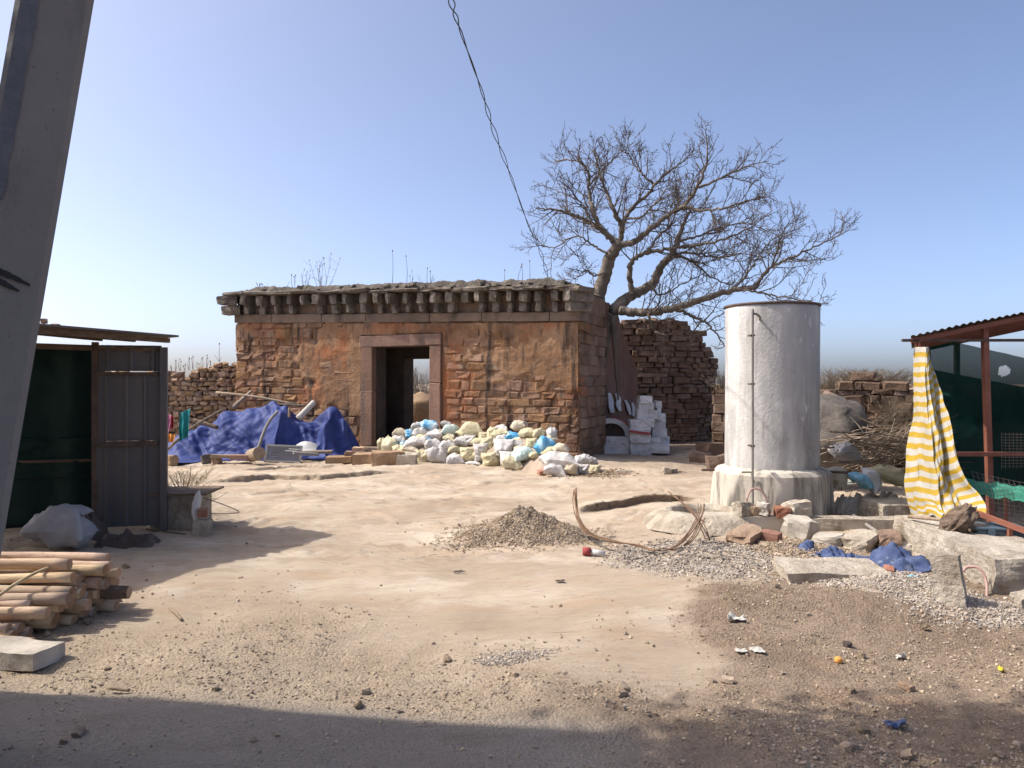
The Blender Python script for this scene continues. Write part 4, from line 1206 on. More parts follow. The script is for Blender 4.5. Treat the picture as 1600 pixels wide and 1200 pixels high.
# clothes on a line at the left
def hanging(name, label, pxs, pyt, pyb, d, mat, fold=.04):
    nx, ny = 16, 20
    u, v = np.meshgrid(np.linspace(0, 1, nx), np.linspace(0, 1, ny))
    a = P(pxs[0], pyt[0], d); b = P(pxs[1], pyt[1], d)
    hgt = (pyb - min(pyt)) / F * d
    X = np.stack([a[0] + (b[0] - a[0]) * u * (1 - .15 * v), d + fold * np.sin(u * 11) * (.3 + v) + 0 * u, a[2] + (b[2] - a[2]) * u - hgt * v], -1)
    X += .015 * fbm(X * 5, 3)[..., None]
    return cloth_obj(name, X, mat, label, 'cloth', sub=1)
hanging('hanging_cloth', 'pink cloth hanging at the corner of the left shed', (250, 268), (648, 648), 676, 15.2, M_pink)
hanging('hanging_cloth', 'narrow red cloth hanging beside the pink one', (265, 272), (648, 650), 668, 15.25, M_red)
hanging('hanging_cloth', 'dark teal cloth hung in front of the rubble wall', (280, 298), (646, 638), 682, 15.4, M_teal)
hanging('hanging_cloth', 'small orange cloth bundled below the hanging clothes', (262, 274), (678, 680), 690, 15.3, M_orange)
stick_thing('clothes_line', 'thin line carrying clothes left of the tarpaulin', 'line', [P(150, 640, 14.6), P(250, 646, 15.2), P(298, 637, 15.4), P(345, 632, 16.6)], .006, M_cable, 5)
stick_thing('wooden_pole', 'thin grey pole leaning across the left edge of the tarpaulin', 'pole', [P(262, 702, 15.6), P(300, 668, 16.0), P(348, 640, 16.5)], .028, M_stick)

# ------------------------------------------------------------------ sack heap
def sack_mesh(name, seed, mat, slump=.0, neck=False):
    """stuffed woven sack, about one unit long"""
    rg = np.random.default_rng(seed)
    n1, n2 = 29, 21
    u, v = np.meshgrid(np.linspace(-1, 1, n1), np.linspace(-1, 1, n2))
    f = (np.clip(1 - np.abs(u) ** 3.2, 0, 1) * np.clip(1 - np.abs(v) ** 2.6, 0, 1)) ** .55
    o = rg.uniform(0, 50, 3)
    vs, fs = [], []
    for sgn in (1, -1):
        x = u * (.5 - .05 * (1 - v * v) * np.abs(u)) ; y = v * (.36 - .05 * (1 - u * u) * np.abs(v))
        z = sgn * f * (.26 if sgn > 0 else .20)
        p = np.stack([x, y, z], -1)
        w = fbm(p * 3.2 + o, 2) * .06 - np.abs(perlin(p * np.array([10, 4.5, 6]) + o + perlin(p * 3 + o)[..., None])) * .055 * (.4 + u * u)
        p = p * (1 + .0) + np.stack([perlin(p * 2.2 + o) * .07, perlin(p * 2.2 + o + 20) * .07, w * (.3 + f)], -1)
        vs.append(p.reshape(-1, 3))
    gf = grid_faces(n1, n2)
    fs = np.vstack([gf, gf[:, ::-1] + n1 * n2])
    V = np.vstack(vs)
    # stitch the seam
    border = [(j, i) for j in range(n2) for i in range(n1) if j in (0, n2 - 1) or i in (0, n1 - 1)]
    for j, i in border:
        k = j * n1 + i; mid = (V[k] + V[k + n1 * n2]) / 2
        V[k] = mid; V[k + n1 * n2] = mid
    V[:, 2] -= slump * V[:, 0] ** 2
    if neck:
        e = sm(.28, .52, V[:, 0])
        V[:, 1] *= 1 - .72 * e; V[:, 2] *= 1 - .5 * e; V[:, 0] += .10 * e; V[:, 2] += .08 * e
    return make_mesh(name, V, fs, True, [mat])
SMATS = {'w': M_whitesack, 'y': M_yellowsack, 't': M_tansack, 'b': M_bluesack, 'g': M_greensack}
SMESH = {k: [sack_mesh('sack', 11 * i + ord(k), m_, .25 * (i % 3), i % 2 == 1) for i in range(7)] for k, m_ in SMATS.items()}
CNAME = {'w': 'white', 'y': 'pale yellow', 't': 'dusty tan', 'b': 'blue and white printed', 'g': 'pale green striped'}
# centre x, y, width, height in a 3.81x enlargement whose corner is photo pixel 540, 640; colour; row
SACKS = [(420, 98, 60, 36, 'w', 0), (500, 98, 92, 62, 'b', 0), (445, 142, 80, 62, 'w', 0), (380, 145, 56, 50, 'b', 0), (540, 152, 94, 52, 'w', 0), (622, 125, 84, 66, 'g', 0), (620, 176, 70, 42, 'y', 0),
         (745, 125, 130, 88, 'y', 0), (598, 88, 60, 34, 'w', 0), (825, 168, 66, 62, 'y', 0), (872, 155, 66, 80, 'y', 0), (1032, 98, 80, 58, 't', 0), (1085, 142, 94, 66, 'y', 0), (1152, 142, 66, 54, 'y', 0),
         (1228, 150, 70, 76, 'w', 0), (1192, 215, 116, 92, 'b', 0), (1285, 232, 84, 52, 't', 0), (930, 120, 80, 50, 'w', 0),
         (215, 207, 58, 64, 'y', 1), (262, 222, 104, 104, 'y', 1), (312, 186, 94, 54, 'w', 1), (405, 200, 108, 64, 'w', 1), (345, 212, 46, 42, 'b', 1), (332, 250, 70, 40, 'y', 1), (402, 246, 84, 38, 't', 1),
         (520, 214, 94, 64, 'w', 1), (602, 220, 84, 64, 'w', 1), (690, 192, 86, 54, 'w', 1), (742, 182, 66, 60, 'w', 1), (845, 212, 66, 54, 'y', 1), (1000, 170, 86, 64, 'b', 1), (1022, 212, 94, 54, 'w', 1), (1105, 206, 62, 64, 'y', 1), (1200, 258, 60, 40, 'y', 1), (930, 185, 80, 60, 'w', 1), (490, 180, 50, 40, 'b', 1),
         (460, 282, 84, 84, 'y', 2), (550, 272, 114, 92, 'w', 2), (652, 302, 96, 64, 'w', 2), (722, 266, 86, 84, 'y', 2), (802, 256, 86, 104, 'w', 2), (860, 302, 108, 92, 'y', 2), (940, 238, 116, 110, 'w', 2), (962, 292, 96, 84, 'w', 2),
         (1062, 266, 134, 74, 'g', 2), (990, 326, 106, 84, 'y', 2), (766, 322, 84, 26, 'w', 2), (1275, 312, 190, 100, 'w', 2), (1250, 362, 124, 72, 'w', 2), (1412, 302, 86, 60, 'w', 2), (1466, 306, 66, 42, 'w', 2), (1412, 356, 66, 62, 'w', 2), (1482, 362, 64, 60, 'y', 2), (1340, 350, 90, 80, 't', 2)]
_fr = random.Random(41)
for k in range(22):      # small sacks filling the gaps
    fx = _fr.uniform(240, 1240); fy = _fr.uniform(130, 300); fw_ = _fr.uniform(55, 90)
    SACKS.append((int(fx), int(fy), int(fw_), int(fw_ * _fr.uniform(.5, .75)), _fr.choice('yytw'), 0 if fy < 175 else 1 if fy < 250 else 2))
rowname = ['back row', 'middle row', 'front row']
order = {r: sorted([s for s in SACKS if s[5] == r], key=lambda s: s[0]) for r in (0, 1, 2)}
ordw = ['first', 'second', 'third', 'fourth', 'fifth', 'sixth', 'seventh', 'eighth', 'ninth', 'tenth', 'eleventh', 'twelfth', 'thirteenth', 'fourteenth', 'fifteenth', 'sixteenth', 'seventeenth', 'eighteenth', 'nineteenth', 'twentieth'] + ['twenty-' + w for w in ('first', 'second', 'third', 'fourth', 'fifth', 'sixth', 'seventh', 'eighth', 'ninth')] + ['thirtieth', 'thirty-first', 'thirty-second', 'thirty-third', 'thirty-fourth']
def sack_d(cx, cyb):
    yf = np.interp(cx, [200, 450, 850, 1000, 1300, 1480], [285, 320, 345, 368, 425, 398])
    df = CAMZ * F / (yf / 3.81 + 40)
    return df + .2 + 1.55 * np.clip((yf - cyb) / 260, 0, 1.1)
for r in (0, 1, 2):
    for i, (cx, cy, w, h, c, _) in enumerate(order[r]):
        rr = random.Random(cx * 3 + cy)
        d = sack_d(cx, cy + h / 2)
        p = P(540 + cx / 3.81, 640 + cy / 3.81, d)
        ww, hh_ = w / 3.81 / F * d, h / 3.81 / F * d
        up = h > w * .82
        sx = ww * 1.18; szv = hh_ * 1.12
        if up:   # standing sack: long axis up
            rot = (rr.uniform(-.25, .25), -math.pi / 2 + rr.uniform(-.3, .3), rr.uniform(-.5, .5) + math.pi / 2 * 0)
            sc = (szv, ww * 1.5, ww * 1.9)
            rot = (math.pi / 2 * 0 + rr.uniform(-.2, .2), -math.pi / 2 + rr.uniform(-.25, .25), math.pi / 2 + rr.uniform(-.4, .4))
        else:
            rot = (rr.uniform(-.35, .35), rr.uniform(-.3, .3), rr.choice((0, math.pi)) + rr.uniform(-.35, .35))
            sc = (sx, sx * 1.0, szv * 2.0)
        o = add('sack', rr.choice(SMESH[c]), None, p, rot, sc)
        tag(o, f'{CNAME[c]} sack, {ordw[i]} from left in the {rowname[r]} of the sack heap', 'sack', 'sacks heaped before the doorway')
# debris mound under the sacks
nx, ny = 90, 46
u, v = np.meshgrid(np.linspace(0, 1, nx), np.linspace(0, 1, ny))
cx = 150 + 1400 * u
yf = np.interp(cx, [200, 450, 850, 1000, 1300, 1480], [285, 320, 345, 368, 425, 398])
df = CAMZ * F / (yf / 3.81 + 40) + .1
dd = df + 2.2 * v
X_ = (540 + cx / 3.81 - 800) / F * dd
top = np.interp(cx, [150, 260, 420, 900, 1200, 1320, 1550], [.05, .30, .62, .62, .55, .25, .02])
Z_ = top * np.minimum(sm(0, .65, v), sm(1.1, .8, v)) - .05 + .05 * fbm(np.stack([X_ * 3, dd * 3, 0 * X_], -1), 4)
tag(add('debris_mound', make_mesh('debris_mound', np.stack([X_, dd, Z_ + ground_h(X_, dd)], -1).reshape(-1, 3), grid_faces(nx, ny), False, [M_pilegravel])), 'mound of brown earth and debris under the sacks', 'debris', kind='stuff')

free_stone('brick_piece', 'reddish brick lying before the white sacks', 'brick', 850, 743, 13.6, (.22, .14, .12), brick_rocks, 2, rz=.3)
free_stone('concrete_block', 'small square grey block alone on the rock before the ruin', 'block', 1042, 747, 13.3, (.17, .15, .15), conc_rocks, 5, rz=.2)
free_stone('concrete_block', 'smaller block touching the lone grey block before the ruin', 'block', 1052, 746, 13.4, (.12, .12, .11), conc_rocks, 9, rz=.5)
for k, (px, py, d, s) in enumerate(((1112, 708, 16.8, (.7, .35, .35)), (1095, 715, 16.2, (.4, .3, .22)), (1120, 722, 14.5, (.5, .35, .3)))):
    free_stone('fallen_block', ['long tilted block lying against the low wall beside the tank', 'dark small block in the shade left of the tilted block', 'brownish block half hidden behind the tank'][k], 'stone', px, py, d, s, shade_rocks, 50 + k)

# ------------------------------------------------------------------ gravel
def oct_stones(pos, size, seed=0):
    """joined little stones: squashed random octahedra -> verts, tris"""
    rg = np.random.default_rng(seed)
    n = len(pos)
    base = np.array([[1, 0, 0], [-1, 0, 0], [0, 1, 0], [0, -1, 0], [0, 0, 1], [0, 0, -1]], float)
    tri = np.array([[0, 2, 4], [2, 1, 4], [1, 3, 4], [3, 0, 4], [2, 0, 5], [1, 2, 5], [3, 1, 5], [0, 3, 5]])
    A = rg.normal(size=(n, 3, 3)); Qm, _ = np.linalg.qr(A)
    b = base[None] * rg.uniform(.75, 1.15, (n, 6, 1)) + rg.normal(0, .2, (n, 6, 3))
    b = np.einsum('nij,nkj->nki', Qm, b) * np.array([1, 1, .85])
    V = pos[:, None, :] + b * size[:, None, None] * .5
    Fc = tri[None] + 6 * np.arange(n)[:, None, None]
    return V.reshape(-1, 3), Fc.reshape(-1, 3)

def heap(name, label, pxc, py_base, w, dep, h, mat, n, smin, smax, seed, mound_mat, peak=(0, 0)):
    c = PG(pxc, py_base); cy = c[1] + dep * .5
    rg = np.random.default_rng(seed)
    def H(x, y):
        dx = (x - c[0]) / (w / 2); dy = (y - cy) / (dep / 2)
        q = np.stack([x * 2.2, y * 2.2, 0 * x + seed], -1)
        r = np.hypot(dx, dy) * (1 + .22 * fbm(q, 3))
        pk = np.exp(-((dx - peak[0]) ** 2 + (dy - peak[1]) ** 2) / .16)
        return h * (np.clip(1 - r, 0, 1) * .72 + .28 * pk * (r < 1)) * (1 + .15 * fbm(q * 4, 3)) - .03 * (r > .98)
    nn = 90
    u, v = np.meshgrid(np.linspace(-.62, .62, nn), np.linspace(-.62, .62, nn))
    x = c[0] + u * w; y = cy + v * dep
    Z = H(x, y) + ground_h(x, y) - .004
    root = add(name, make_mesh(name, np.stack([x, y, Z], -1).reshape(-1, 3), grid_faces(nn, nn), True, [mound_mat]))
    tag(root, label, 'gravel', kind='stuff')
    a = rg.uniform(0, 2 * np.pi, n); r = np.sqrt(rg.uniform(0, 1, n)) * (.85 + .55 * rg.random(n) ** 2.5) * (1 - .28 * perlin(np.stack([np.cos(a) * 1.7 + seed, np.sin(a) * 1.7, 0 * a], -1)))
    x = c[0] + r * np.cos(a) * w / 2; y = cy + r * np.sin(a) * dep / 2
    s = smin + (smax - smin) * rg.random(n) ** 3
    pos = np.stack([x, y, np.maximum(H(x, y), 0) + ground_h(x, y) + s * .1], -1)
    V, Fc = oct_stones(pos, s, seed)
    o = add('loose_gravel', make_mesh('loose_gravel', V, Fc, False, [mat]), root)
    o['kind'] = 'stuff'
    return root
heap('gravel_heap', 'brown gravel heap with a dark peak on the bare rock', 820, 858, 1.55, 1.25, .31, M_pilegravel, 18000, .007, .030, 11, M_pilegravel, (.05, .1))
heap('gravel_spread', 'grey gravel spread at the foot of the tank kerb', 1120, 908, 1.55, 1.7, .10, M_gravel, 15000, .008, .032, 12, M_pilegravel)
heap('gravel_spread', 'pale gravel spread between the blue cloth and the leaning stone', 1440, 955, 1.1, 1.1, .05, M_gravel, 7000, .008, .030, 13, M_pilegravel)
heap('gravel_spread', 'thin gravel strip below the low concrete wall end', 1560, 985, .9, .7, .03, M_gravel, 3500, .008, .028, 14, M_pilegravel)
heap('gravel_spread', 'small dark gravel patch alone on the trampled earth', 800, 1045, .42, .25, .02, M_gravel, 900, .008, .022, 15, M_pilegravel)
heap('gravel_spread', 'brown gravel strewn beneath the stones in front of the tank', 1270, 880, 1.3, 1.0, .05, M_pilegravel, 5000, .010, .034, 16, M_pilegravel)

# pebbles and crumbs lying on the earth
def sprinkle(name, label, n, region, smin, smax, mat, seed, dens=None, pw=4):
    rg = np.random.default_rng(seed)
    # even over the picture of the ground: draw 1/distance uniformly
    iv = rg.uniform(1 / region[3], 1 / region[2], n); y = 1 / iv
    x = rg.uniform(region[0], region[1], n) * y
    k = np.ones(n)
    if dens: k = dens(x, y)
    keep = rg.random(n) < k
    x, y = x[keep], y[keep]
    s = (smin + (smax - smin) * rg.random(len(x)) ** pw)
    pos = np.stack([x, y, ground_h(x, y) + s * .12], -1)
    V, Fc = oct_stones(pos, s, seed)
    return tag(add(name, make_mesh(name, V, Fc, False, [mat])), label, 'pebbles', kind='stuff')
def d_dirt(x, y):
    n = fbm(np.stack([x * 1.6, y * 1.6, 0 * x + 2], -1), 3)
    return zone_dirt(x, y) * (1 - .85 * zone_slab(x, y)) * np.clip(.42 + .75 * n, .04, 1) * (1 - .45 * zone_pale(x, y))
def d_rock(x, y):
    n = fbm(np.stack([x * 1.1, y * 1.1, 0 * x + 6], -1), 3)
    return (1 - zone_dirt(x, y)) * (1 - zone_slab(x, y)) * np.clip(n, 0, 1) * .6
sprinkle('earth_crumbs', 'fine pebbles and crumbs on the brown earth', 130000, (-.8, .8, 2.9, 9.0), .004, .025, M_pebble, 21, d_dirt, 4)
sprinkle('fine_grit', 'very fine grit covering the trampled earth', 150000, (-.75, .75, 2.95, 7.0), .003, .010, M_pebble, 24, d_dirt, 2)
sprinkle('earth_crumbs', 'scattered crumbs on the pale bare rock', 16000, (-.75, .75, 4.2, 17), .005, .035, M_pebble, 22, d_rock, 4)
sprinkle('earth_crumbs', 'sparse grit on the shaded pavement', 1500, (-.95, .7, 2.2, 4.6), .003, .014, M_pebble, 23, lambda x, y: zone_slab(x, y), 3)

clods = [rock_mesh('clod', s + 220, M_clod, 2, .35, .42) for s in range(8)]
rg = np.random.default_rng(31); cnt = 0
while cnt < 110:
    yv = 1 / rg.uniform(1 / 8.2, 1 / 3.0); xv = rg.uniform(-.64, .66) * yv
    if rg.random() > d_dirt(np.array([xv]), np.array([yv]))[0] + .03: continue
    s = .012 + .036 * rg.random() ** 2.5
    o = add('clod', clods[int(rg.integers(8))], None, (xv, yv, G(xv, yv) + s * .25), (rg.uniform(-.5, .5), rg.uniform(-.5, .5), rg.uniform(0, 6)), (s * 1.3, s, s * .8))
    tag(o, 'small brown earth clod or stone lying loose on the trampled ground', 'clod', 'loose clods on the trampled ground'); cnt += 1

# ------------------------------------------------------------------ bent rebar bundle
rb_base = [[(898, 766), (897, 785), (902, 808), (918, 832), (950, 852), (985, 866), (1012, 872), (1038, 868), (1062, 850), (1082, 828), (1094, 805), (1096, 790)],
           [(901, 765), (902, 790), (906, 812), (924, 836), (960, 858), (1000, 874), (1022, 880), (1036, 880), (1062, 866), (1086, 840), (1098, 812)]]
for k in range(7):
    b = rb_base[k % 2]; off = rng.normal(0, 1.6, 2)
    pts = []
    for i, (px, py) in enumerate(b):
        t = i / (len(b) - 1)
        sp = (t - .55) * (k - 3) * 5 * (t > .55)
        # lies on the ground in the middle, springs up towards both ends
        dg = CAMZ * F / (max(py, 858) - 600)
        d = np.interp(t, [0, .35, .6, .8, 1], [8.3, 7.5, 7.0, 7.1, 7.9])
        q = P(px + off[0] + sp, py + off[1] - abs(sp) * .3, d); q[2] = max(q[2], G(q[0], q[1]) + .10)
        pts.append(q)
    m = MB(); m.tube(curve(pts, 48), .0052, 6)
    tag(m.build('rebar_rod', M_rebar, None, True), 'thin rusty rebar bent in a wide curve beside the brown gravel heap', 'rebar', 'bent rebar rods')
for k, (a, b, c) in enumerate((((1043, 767), (1075, 792), (1100, 815)), ((1048, 772), (1082, 800), (1104, 846)), ((1056, 776), (1090, 812), (1112, 848)), ((1094, 808), (1104, 828), (1110, 850)))):
    d0 = [8.3, 8.2, 8.1, 7.9][k]
    pts = [P(*a, d0), P(*b, d0 - .25), P(*c, 7.75)]
    pts[2][2] = max(pts[2][2], .01)
    m = MB(); m.tube(curve(pts, 20), .0065, 6)
    tag(m.build('rebar_rod', M_rebar, None, True), 'short rusty rebar leaning crossways over the bent rods near the tank', 'rebar', 'crossed rebar rods')
for k in range(2):
    m = MB(); m.tube(curve([P(897 + 3 * k, 765 + 4 * (k % 2), 8.3), P(899 + 2 * k, 790, 8.2), P(902 + 2 * k, 812 - 2 * k, 8.0)], 10), .006, 6)
    tag(m.build('rebar_rod', M_rebar, None, True), ['left', 'right'][k] + ' one of two upright rusty rebar ends beside the gravel heap', 'rebar', 'upright rebar ends')

# ------------------------------------------------------------------ stones and rubbish before the tank
spec = [
    ('rounded grey stone on the kerb at the left foot of the tank base', 'stone', 1160, 805, 8.52, (.17, .15, .16), conc_rocks, .15),
    ('small brown stone beside the tap hose on the kerb', 'stone', 1178, 808, 8.5, (.13, .12, .12), earth_rocks, .15),
    ('pointed pale stone on the kerb in front of the hose', 'stone', 1192, 808, 8.5, (.17, .14, .15), pale_rocks, .15),
    ('reddish flat stone lying on the kerb', 'stone', 1222, 813, 8.48, (.26, .16, .11), brick_rocks, .15),
    ('long dark grey stone block resting on the kerb', 'stone', 1246, 808, 8.5, (.28, .18, .17), conc_rocks, .15),
    ('large pale boulder chunk in the gap between two kerbs', 'stone', 1250, 838, 8.05, (.30, .25, .22), pale_rocks, None),
    ('tan rock propped before the kerb, left of the pale chunk', 'stone', 1165, 852, 7.75, (.40, .26, .17), earth_rocks, None),
    ('small brown rock right of the tan rock before the kerb', 'stone', 1204, 850, 7.7, (.19, .16, .13), brick_rocks, None),
    ('pale chunk lying behind the blue cloth', 'stone', 1296, 852, 7.6, (.28, .24, .11), pale_rocks, None),
    ('rough grey concrete chunk beside the blue cloth', 'stone', 1345, 860, 7.45, (.36, .26, .15), conc_rocks, None),
    ('small round stone behind the grey concrete chunk', 'stone', 1358, 846, 7.8, (.16, .14, .12), conc_rocks, None),
    ('brown rock at the foot of the low concrete wall', 'stone', 1390, 858, 7.4, (.26, .2, .2), earth_rocks, None),
    ('flat pale stone beside the low wall foot', 'stone', 1420, 856, 7.3, (.24, .18, .1), pale_rocks, None),
    ('little orange brick bit below the blue cloth', 'brick', 1388, 908, 6.3, (.13, .08, .06), brick_rocks, None),
    ('stone block lying half in frame at the right edge', 'stone', 1603, 955, 5.4, (.16, .14, .11), conc_rocks, None),
]
for k, (lb, ct_, px, py, d, s, ms, z0) in enumerate(spec):
    free_stone('loose_stone', lb, ct_, px, py, d, s, ms, 70 + k, z=None if z0 is None else z0 + s[2] * .45)
def slabrock(name, label, cat, px, py, d, size, mat, seed, rz=0.0, tilt=(0, 0), z=None, taper=0.0):
    v, f = cube_points(12)
    sz2 = size[2]
    v = v / 2 * np.array(size)
    am = min(size) ** .5 * .3
    w = v * 9 + seed; w2 = v * 3.2 + seed * 2
    v = v + .05 * am * np.stack([fbm(w, 4), fbm(w + 9, 4), fbm(w + 15, 4)], -1) + .20 * am * np.stack([perlin(w2), perlin(w2 + 9), .7 * perlin(w2 + 15)], -1)
    v[:, :2] *= (1 - taper * (v[:, 2:] / size[2] + .5))
    size = (1, 1, 1)
    o = add(name, make_mesh(name, v, f, False, [mat]), None, (P(px, py, d)[0], d, (G(P(px, py, d)[0], d) + sz2 * .42) if z is None else z), (tilt[0], tilt[1], rz), size)
    return tag(o, label, cat)
# foundation stones at the left foot of the heap
for k, (px, py, d, s) in enumerate(((575, 714, 15.4, (.55, .5, .22)), (606, 717, 15.2, (.62, .5, .27)), (637, 713, 15.1, (.36, .4, .26)), (556, 703, 15.8, (.40, .4, .26)), (530, 708, 15.6, (.5, .4, .12)), (562, 697, 15.9, (.26, .3, .34)))):
    slabrock('foundation_stone', ['broad rough foundation stone nearest the doorway step', 'widest tan foundation stone at the left foot of the sack heap', 'grey square foundation stone below the yellow sacks', 'pinkish block beside the left door jamb', 'flat low stone between tarpaulin and sack heap', 'small block perched behind the foundation stones'][k], 'stone', px, py, d, s, [M_rubble, M_rubble, M_oldconc, M_jamb, M_rubble, M_rubble][k], 40.0 + k, random.uniform(-.15, .15))
slabrock('broken_slab', 'flat broken concrete slab lying in the gravel below the blue cloth', 'slab', 1296, 890, 6.35, (.78, .50, .09), M_oldconc, 4.0, -.10, (.04, 0))
slabrock('leaning_stone', 'upright tan stone block leaning beside the low wall end', 'stone', 1482, 925, 5.45, (.23, .17, .35), M_oldconc, 6.0, -.62, (-.16, -.12), taper=.22)
slabrock('concrete_block', 'big pale concrete block with dark hole behind the low wall', 'block', 1400, 800, 9.0, (.62, .6, .26), M_oldconc, 8.0, .05)
slabrock('low_concrete_wall', 'low crumbling concrete wall running back beside the right shed', 'wall', 1490, 880, 6.65, (.62, 1.95, .34), M_oldconc, 10.0, math.radians(-6), z=.145).location.x = 3.98
m = MB(); m.tube(curve([P(1505, 893, 5.85), P(1512, 886, 5.85), P(1530, 888, 5.8), P(1541, 908, 5.75), P(1542, 935, 5.68)], 24), .010, 8)
tag(m.build('hose_loop', M_hose, None, True), 'pinkish hose looped against the low concrete wall', 'hose')
stick_thing('grey_rod', 'straight grey rod leaning over the kerb towards the low wall', 'rod', [P(1334, 806, 8.7), P(1386, 842, 7.9)], .022, M_pole)
stick_thing('yellow_strap', 'short bright yellow strap beside the leaning stone', 'strap', [P(1468, 879, 6.1), P(1486, 880, 6.05), P(1502, 886, 6.0)], .010, M_yellow)

# crumpled blue cloth
def bc_coll(x, y):
    h = ground_h(x, y) + .012
    for (px, py, d, hh, r) in ((1262, 858, 7.3, .13, .1), (1300, 868, 7.0, .11, .14), (1325, 880, 6.8, .09, .12), (1360, 892, 6.5, .08, .14), (1395, 868, 6.7, .20, .17), (1425, 880, 6.6, .16, .13), (1410, 895, 6.4, .12, .1), (1380, 875, 6.8, .12, .1)):
        c = P(px, py, d); h = np.maximum(h, ground_h(x, y) + hh * (1 - sm(0, r * 1.5, np.hypot(x - c[0], y - c[1]))))
    return h
A_, B_ = P(1258, 858, 7.25), P(1440, 885, 6.45)
nx, ny = 90, 36
u, v = np.meshgrid(np.linspace(0, 1, nx), np.linspace(0, 1, ny))
wd = .16 + .42 * sm(.1, .8, u)
ax = np.array([B_[0] - A_[0], B_[1] - A_[1]]); al = np.hypot(*ax); ax /= al; nrm = np.array([-ax[1], ax[0]])
cxy = np.array([A_[0], A_[1]]) + ax * (u[..., None] * al) + nrm * ((v - .5)[..., None] * wd[..., None])
P0 = np.concatenate([cxy, (.3 + .05 * perlin(np.stack([u * 7, v * 3, 0 * u], -1)))[..., None]], -1)
rest0 = P0.copy(); mid = P0.reshape(-1, 3).mean(0); rest0[..., :2] = mid[:2] + (P0[..., :2] - mid[:2]) * 1.25
X = drape(rest0, grid_coll(bc_coll, 2, 5, 5.6, 8.2, .02), steps=110, iters=6, grav=.003, fric=.6, noise=.002)
cre = ridge(u * 11 + v * 3, v * 4, 1) * .13 + ridge(u * 21 - v * 5, v * 9, 5) * .07 - .10
X[..., 2] = np.maximum(X[..., 2] + cre, ground_h(X[..., 0], X[..., 1]) + .008)
X[..., 0] += cre * .6; X[..., 1] += cre * .5
cloth_obj('blue_cloth', X, M_bluecloth, 'crumpled faded blue cloth lying on gravel near the low wall', 'cloth', sub=0, thick=.004)

# small litter on the ground
def scrap(name, label, px, py, size, mat, seed, cat='litter'):
    g = PG(px, py); n_ = 9
    u, v = np.meshgrid(np.linspace(-.5, .5, n_), np.linspace(-.5, .5, n_))
    q = np.stack([u * 3 + seed, v * 3, 0 * u + seed], -1)
    X = np.stack([g[0] + size[0] * (u + .15 * perlin(q)), g[1] + size[1] * (v + .15 * perlin(q + 7)), G(g[0], g[1]) + .006 + size[2] * np.abs(fbm(q * .9 + 3, 3)) * 1.4], -1)
    return cloth_obj(name, X, mat, label, cat, sub=1, thick=.003)
scrap('paper_scrap', 'white crumpled wrapper on the rock right of centre', 1150, 985, (.11, .08, .05), M_paper, 1)
scrap('paper_scrap', 'flat cream paper scrap on the brown earth', 1183, 1026, (.08, .09, .015), M_paper, 2)
scrap('paper_scrap', 'flat torn paper just left of the cream scrap', 1158, 1029, (.07, .05, .012), M_paper, 3)
scrap('paper_scrap', 'tiny white crumpled paper on the earth toward the right', 1407, 1025, (.06, .05, .04), M_paper, 4)
scrap('plastic_scrap', 'crumpled pale blue plastic on the ground near the lower edge', 1400, 1140, (.09, .06, .04), M_bluecloth, 5)
scrap('leaf_scrap', 'small bright yellow scrap on orange earth at right', 1564, 1047, (.03, .04, .03), M_yellow, 6)
scrap('plastic_scrap', 'pale blue scrap in the gravel below the blue cloth', 1425, 919, (.10, .07, .03), M_bluepl, 7)
scrap('paper_scrap', 'dark brown leaf litter in the middle of the rock', 875, 924, (.07, .04, .02), M_rag, 8)
scrap('paper_scrap', 'dark brown scrap on the rock left of centre', 718, 900, (.09, .04, .02), M_rag, 9)
free_stone('orange_fruit', 'round orange fruit half rotten on the brown earth', 'fruit', 1310, 1037, 4.42, (.042, .04, .036), [rock_mesh('orange_fruit', 301, M_orange, 5, .95, .08, True)], 3)
free_stone('dark_lump', 'dark stone alone on the earth in front of the mound', 'stone', 1324, 1013, 4.68, (.05, .04, .035), [rock_mesh('dark_lump', 302, M_rag, 3, .5, .2)], 3)
free_stone('brown_lump', 'angular tan stone with dark side on the earth at right', 'stone', 1416, 1072, 4.1, (.075, .05, .035), earth_rocks, 8)
m = MB(); g = PG(918, 868); m.tube([(g[0] - .045, g[1], .04 + G(g[0], g[1])), (g[0] + .03, g[1] - .01, .04 + G(g[0], g[1]))], .04, 16); m.tube([(g[0] + .031, g[1] - .01, .035 + G(g[0], g[1])), (g[0] + .16, g[1] - .03, .03 + G(g[0], g[1]))], [.03, .022], 12, 1)
tag(m.build('plastic_cup', [M_redpaint, M_plasticwhite], None, True), 'red and clear plastic bottle stub lying by the gravel heap', 'bottle')
stick_thing('wood_chip', 'pale curved wood chip on the ground right of the pole stack', 'stick', [PG(264, 955) + np.array([0, 0, .02]), PG(274, 964) + np.array([0, 0, .03]), PG(284, 972) + np.array([0, 0, .015])], .012, M_wood, 6)
stick_thing('wood_chip', 'short stick lying on the pavement edge at lower left', 'stick', [PG(172, 1078) + np.array([0, 0, .012]), PG(202, 1082) + np.array([0, 0, .012])], .011, M_wood, 6)
